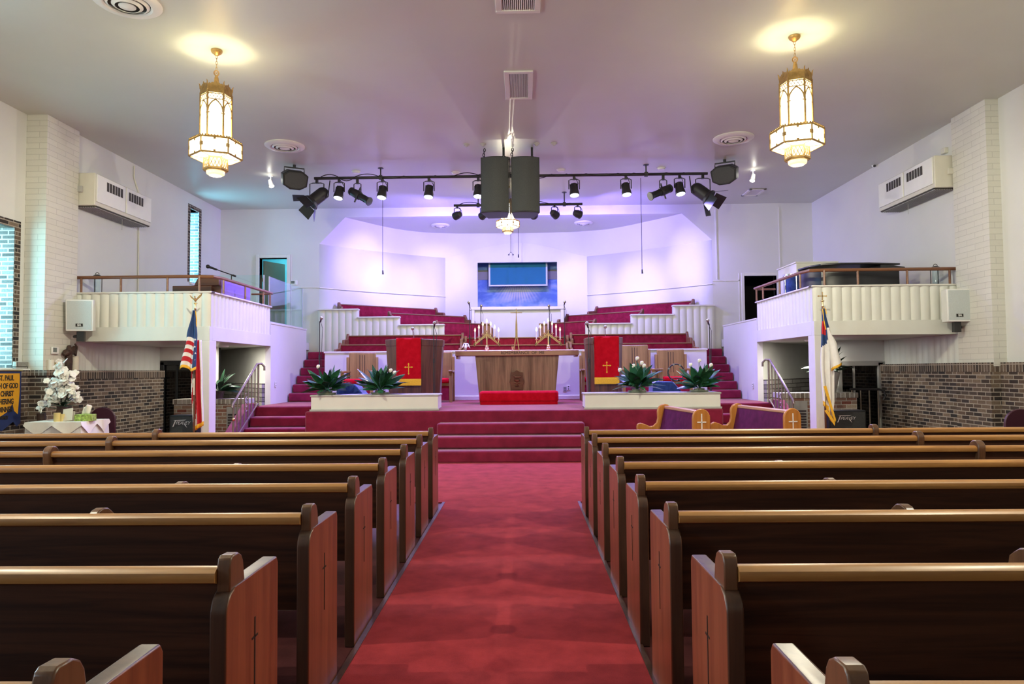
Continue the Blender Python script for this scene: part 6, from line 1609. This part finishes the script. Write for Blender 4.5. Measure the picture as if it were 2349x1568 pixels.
# ------------------------------------------------------------------ memorial table by the left pier
TX0, TX1, TY0, TY1, TT = -7.40, -6.58, 10.30, 10.98, 0.77
t = thing('side_table', 'small table under a white cloth beside the brick wall', 'table', ((TX0+TX1)/2, (TY0+TY1)/2, 0))
B().box(TX0 + 0.02, TX1 - 0.02, TY0 + 0.02, TY1 - 0.02, TT - 0.04, TT - 0.006).build('table_top', M['organ'], t, world=True)
for x in (TX0 + 0.06, TX1 - 0.06):
    for y in (TY0 + 0.06, TY1 - 0.06): B().box(x - 0.025, x + 0.025, y - 0.025, y + 0.025, 0, TT - 0.04).build('leg', M['organ'], t, world=True)
def skirt(zb, out, wav, amp):
    def fn(u, v):
        per = [(TX0, TY0), (TX1, TY0), (TX1, TY1), (TX0, TY1), (TX0, TY0)]; q = u*4; i = min(3, int(q)); k = q - i
        x = per[i][0] + (per[i+1][0] - per[i][0])*k; y = per[i][1] + (per[i+1][1] - per[i][1])*k
        cxx, cyy = (TX0+TX1)/2, (TY0+TY1)/2
        dv = out*v*(1 + 0.5*math.sin(u*wav*2*PI)); L = math.hypot(x - cxx, y - cyy)
        return Vector((x + (x - cxx)/L*(dv + 0.006), y + (y - cyy)/L*(dv + 0.006), TT + 0.004 - v*(zb(u))))
    return fn
t = thing('tablecloth', 'white cloth draped to the floor over the small side table', 'tablecloth', ((TX0+TX1)/2, (TY0+TY1)/2, 0))
b = B().sheet(skirt(lambda u: 0.72, 0.05, 14, 1), 96, 10); b.box(TX0 - 0.004, TX1 + 0.004, TY0 - 0.004, TY1 + 0.004, TT - 0.003, TT + 0.003); b.build('cloth', M['cloth'], t, world=True, smooth=60)
t = thing('lace_overlay', 'smaller pointed lace cloth laid over the white tablecloth', 'tablecloth', ((TX0+TX1)/2, (TY0+TY1)/2, TT))
zz = lambda u: 0.05 + 0.15*abs(((u*8 + 0.5) % 1)*2 - 1)
fn0 = skirt(zz, 0.02, 8, 1)
b = B().sheet(lambda u, v: fn0(u, v) + Vector((0.0, 0.0, 0.006)) + (fn0(u, v) - Vector(((TX0+TX1)/2, (TY0+TY1)/2, fn0(u, v).z))).normalized()*0.012, 96, 6); b.box(TX0 - 0.012, TX1 + 0.012, TY0 - 0.012, TY1 + 0.012, TT + 0.004, TT + 0.011); b.build('lace', M['flower'], t, world=True, smooth=60)
TT += 0.011
def on_table(px, y): return at(px, 950, Y=y).x
# white blossom spray in a vase
x = on_table(141, 10.7)
t = thing('flower_vase', 'tall spray of white blossoms in a dark vase on the side table', 'flowers', (x, 10.72, TT))
B().lathe([(0.06, 0), (0.08, 0.02), (0.10, 0.10), (0.07, 0.18), (0.08, 0.22), (0.06, 0.22)], seg=20).build('vase', M['driftwood'], t)
rnd = random.Random(4)
b = B()
for k in range(16): leaf(b, (0, 0, 0.2), rnd.uniform(0, 6.3), rnd.uniform(0.3, 1.1), rnd.uniform(0.2, 0.3), 0.06, 0.8)
b.build('leaves', M['fern'], t, smooth=60)
stems = [(-0.26, 0.22, 7), (-0.19, 0.40, 8), (-0.13, 0.56, 8), (-0.02, 0.42, 10), (0.06, 0.55, 10), (0.02, 0.72, 10), (-0.02, 0.84, 8), (0.13, 0.66, 8), (0.18, 0.50, 9), (0.21, 0.36, 9), (0.11, 0.36, 8), (-0.08, 0.30, 8)]
for (dx, dz, n) in stems:
    b = B(); b.tube([(0, 0, 0.15), (dx*0.4, -0.02, dz*0.6 + 0.05), (dx, -0.05, dz)], 0.006, 5); st = b.build('stem', M['fern'], t)
    b = B()
    for k in range(n):
        c = Vector((dx + rnd.uniform(-0.07, 0.07), -0.05 + rnd.uniform(-0.06, 0.06), dz + rnd.uniform(-0.06, 0.07))); a0 = rnd.uniform(0, 6.3); m = rot('Z', rnd.uniform(-1, 1)) @ rot('X', rnd.uniform(0.6, 1.8))
        for q in range(5):
            a = a0 + 2*PI*q/5; r = rnd.uniform(0.028, 0.042)
            b.ball(c + (m @ Vector((r*0.8*math.cos(a), r*0.8*math.sin(a), 0.008))), r, 7, 5, (0.8, 0.8, 0.25), m)
    b.build('blossom', M['flower'], st, smooth=60)
def table_candle(px, y, r, h, label, z=None, X=None, mat='ycandle'):
    xx = on_table(px, y) if X is None else X; t = thing('pillar_candle', label, 'candle', (xx, y, TT if z is None else z), 0, 'pillar candles around the side table')
    B().lathe([(r, 0), (r, h), (r*0.8, h - 0.006)], seg=18).build('wax', M[mat], t); B().cyl((0, 0, h - 0.01), (0, 0, h + 0.012), 0.003, seg=5).build('wick', M['ink'], t)
table_candle(131, 10.42, 0.045, 0.13, 'tall yellow candle at the front of the side table')
table_candle(144, 10.46, 0.04, 0.11, 'short yellow candle just behind the card')
x = on_table(158, 10.45)
t = thing('greeting_card', 'cream card leaning at an angle on the side table', 'card', (x, 10.42, TT), math.radians(-8))
B().box(-0.085, 0.075, -0.004, 0.004, 0, 0.185, rot('X', -0.25) @ rot('Y', -0.14) @ tr(0, 0, 0.012)).build('cover', M['cardboard'], t); B().box(-0.08, 0.07, 0.06, 0.066, 0, 0.15).build('back_leaf', M['cardboard'], t)
x = on_table(199, 10.55)
t = thing('tissue_box', 'green patterned tissue box with a tissue pulled up', 'tissue box', (x, 10.52, TT), math.radians(4))
B().box(-0.13, 0.13, -0.065, 0.065, 0, 0.10).build('box', M['lime'], t, bevel=0.004)
B().sheet(lambda u, v: Vector((-0.06 + 0.12*u + 0.03*v, 0.03*math.sin(u*9)*v, 0.1 + 0.15*v*(1 - 0.5*abs(u - 0.6)))), 12, 6).build('tissue', M['flower'], t, solid=0.002, smooth=60)
t = thing('tea_light_holder', 'small brown holder at the left rear of the side table', 'candle holder', (on_table(100, 10.8), 10.75, TT))
B().lathe([(0.06, 0), (0.065, 0.11), (0.05, 0.11)], seg=16).build('cup', M['driftwood'], t)

# things on the brick ledge at the pier
LZ = 1.56
table_candle(0, 11.62, 0.055, 0.17, 'white pillar candle on the brick ledge, left of the yellow one', LZ, -7.80, 'candle')
t0 = [o for o in bpy.data.objects if o.name.startswith('pillar_candle')][-1]; t0.location = (-7.815, 11.42, LZ)
table_candle(0, 11.60, 0.05, 0.13, 'yellow pillar candle on the brick ledge beside a white one', LZ, -7.815)
table_candle(0, 12.05, 0.06, 0.24, 'tan pillar candle on the brick ledge nearest the balcony', LZ, -7.815, 'cardboard')
t = thing('stone_block', 'speckled stone plaque lying on the brick ledge by the pier', 'plaque', (-8.12, 11.15, 1.585), PI/2)
B().box(-0.14, 0.14, -0.03, 0.03, 0, 0.11).build('slab', M['stone'], t, bevel=0.008)
t = thing('driftwood_cross', 'dark rough wooden cross leaning against the left pier', 'cross', (-7.79, 11.85, LZ), PI/2)
b = B(); b.tube([(0, 0, 0.0), (0.01, 0.01, 0.15), (0.0, 0.0, 0.30), (0.03, 0.02, 0.42)], [0.05, 0.06, 0.05, 0.03], 8); b.build('upright', M['driftwood'], t)
b = B(); b.tube([(-0.15, 0, 0.26), (-0.1, -0.01, 0.30), (0.05, 0.0, 0.30), (0.14, 0.0, 0.40)], [0.03, 0.055, 0.05, 0.03], 8); b.build('crossbar', M['driftwood'], t)
b = B(); b.tube([(0.05, -0.02, 0.33), (0.12, -0.03, 0.26), (0.17, -0.02, 0.40), (0.15, 0.0, 0.46)], [0.02, 0.025, 0.02, 0.015], 7); b.build('twisted_root', M['driftwood'], t)

# ------------------------------------------------------------------ banner on the left wall
t = thing('fabric_banner', 'gold and navy lettered banner hanging below the left window', 'banner', (-8.03, 10.55, 1.52), PI/2)
z1 = -0.80
poly = [(-0.62, 0.02), (0.50, 0.02), (0.50, z1), (0.42, z1 - 0.05), (0.34, z1 + 0.03), (0.10, z1 - 0.10), (-0.1, z1 + 0.02), (-0.62, z1 - 0.06)]
B().prism(poly, 0.0, 0.008, 'Y').build('backing', M['navy'], t)
poly = [(-0.60, -0.01), (0.455, -0.01), (0.46, -0.30), (0.43, z1 + 0.14), (0.35, z1 + 0.20), (0.31, z1 + 0.32), (0.22, z1 + 0.20), (0.0, z1 + 0.10), (-0.60, z1 + 0.10)]
B().prism(poly, -0.006, -0.0005, 'Y').build('gold_field', M['bannergold'], t)
B().cyl((-0.62, 0.0, 0.035), (0.52, 0.0, 0.035), 0.014, seg=8).build('rod', M['brass'], t)
for k, (s_, xr) in enumerate((('ST. PAUL', 0.33), ('CHURCH OF GOD', 0.42), ('IN CHRIST', 0.33), ('GATHERING', 0.33), ('DINNER', 0.31), ('FAMILY', 0.22))):
    o = lettering('lettering', s_, 0.115 if k < 5 else 0.07, M['ink'], t, (xr, -0.008, -0.085 - 0.122*k), align='RIGHT', bold=0.003)
    o.scale = (0.72, 1, 1)
# maroon chairs peeping over the pews
for px, Y, lb in ((236, 11.9, 'maroon round-backed chair behind the tissue box'), (2341, 9.6, 'maroon round-backed chair against the right brick wall')):
    x = at(px, 960, Y=Y).x
    t = thing('stacking_chair', lb, 'chair', (x, Y, 0), 0, 'maroon chairs along the side walls')
    arc = [(-0.22, 0.45)] + [(0.22*math.cos(a), 0.72 + 0.20*math.sin(a)) for a in [PI - PI*k/12 for k in range(13)]] + [(0.22, 0.45)]
    B().prism(arc, -0.02, 0.02, 'Y').build('backrest', M['maroon'], t, bevel=0.01)
    B().box(-0.22, 0.22, -0.46, -0.02, 0.42, 0.48).build('seat', M['maroon'], t, bevel=0.02)
    for sx in (-1, 1):
        for sy in (-0.42, -0.03): B().cyl((sx*0.19, sy, 0), (sx*0.19, sy, 0.43), 0.012, seg=8).build('leg', M['steel'], t)
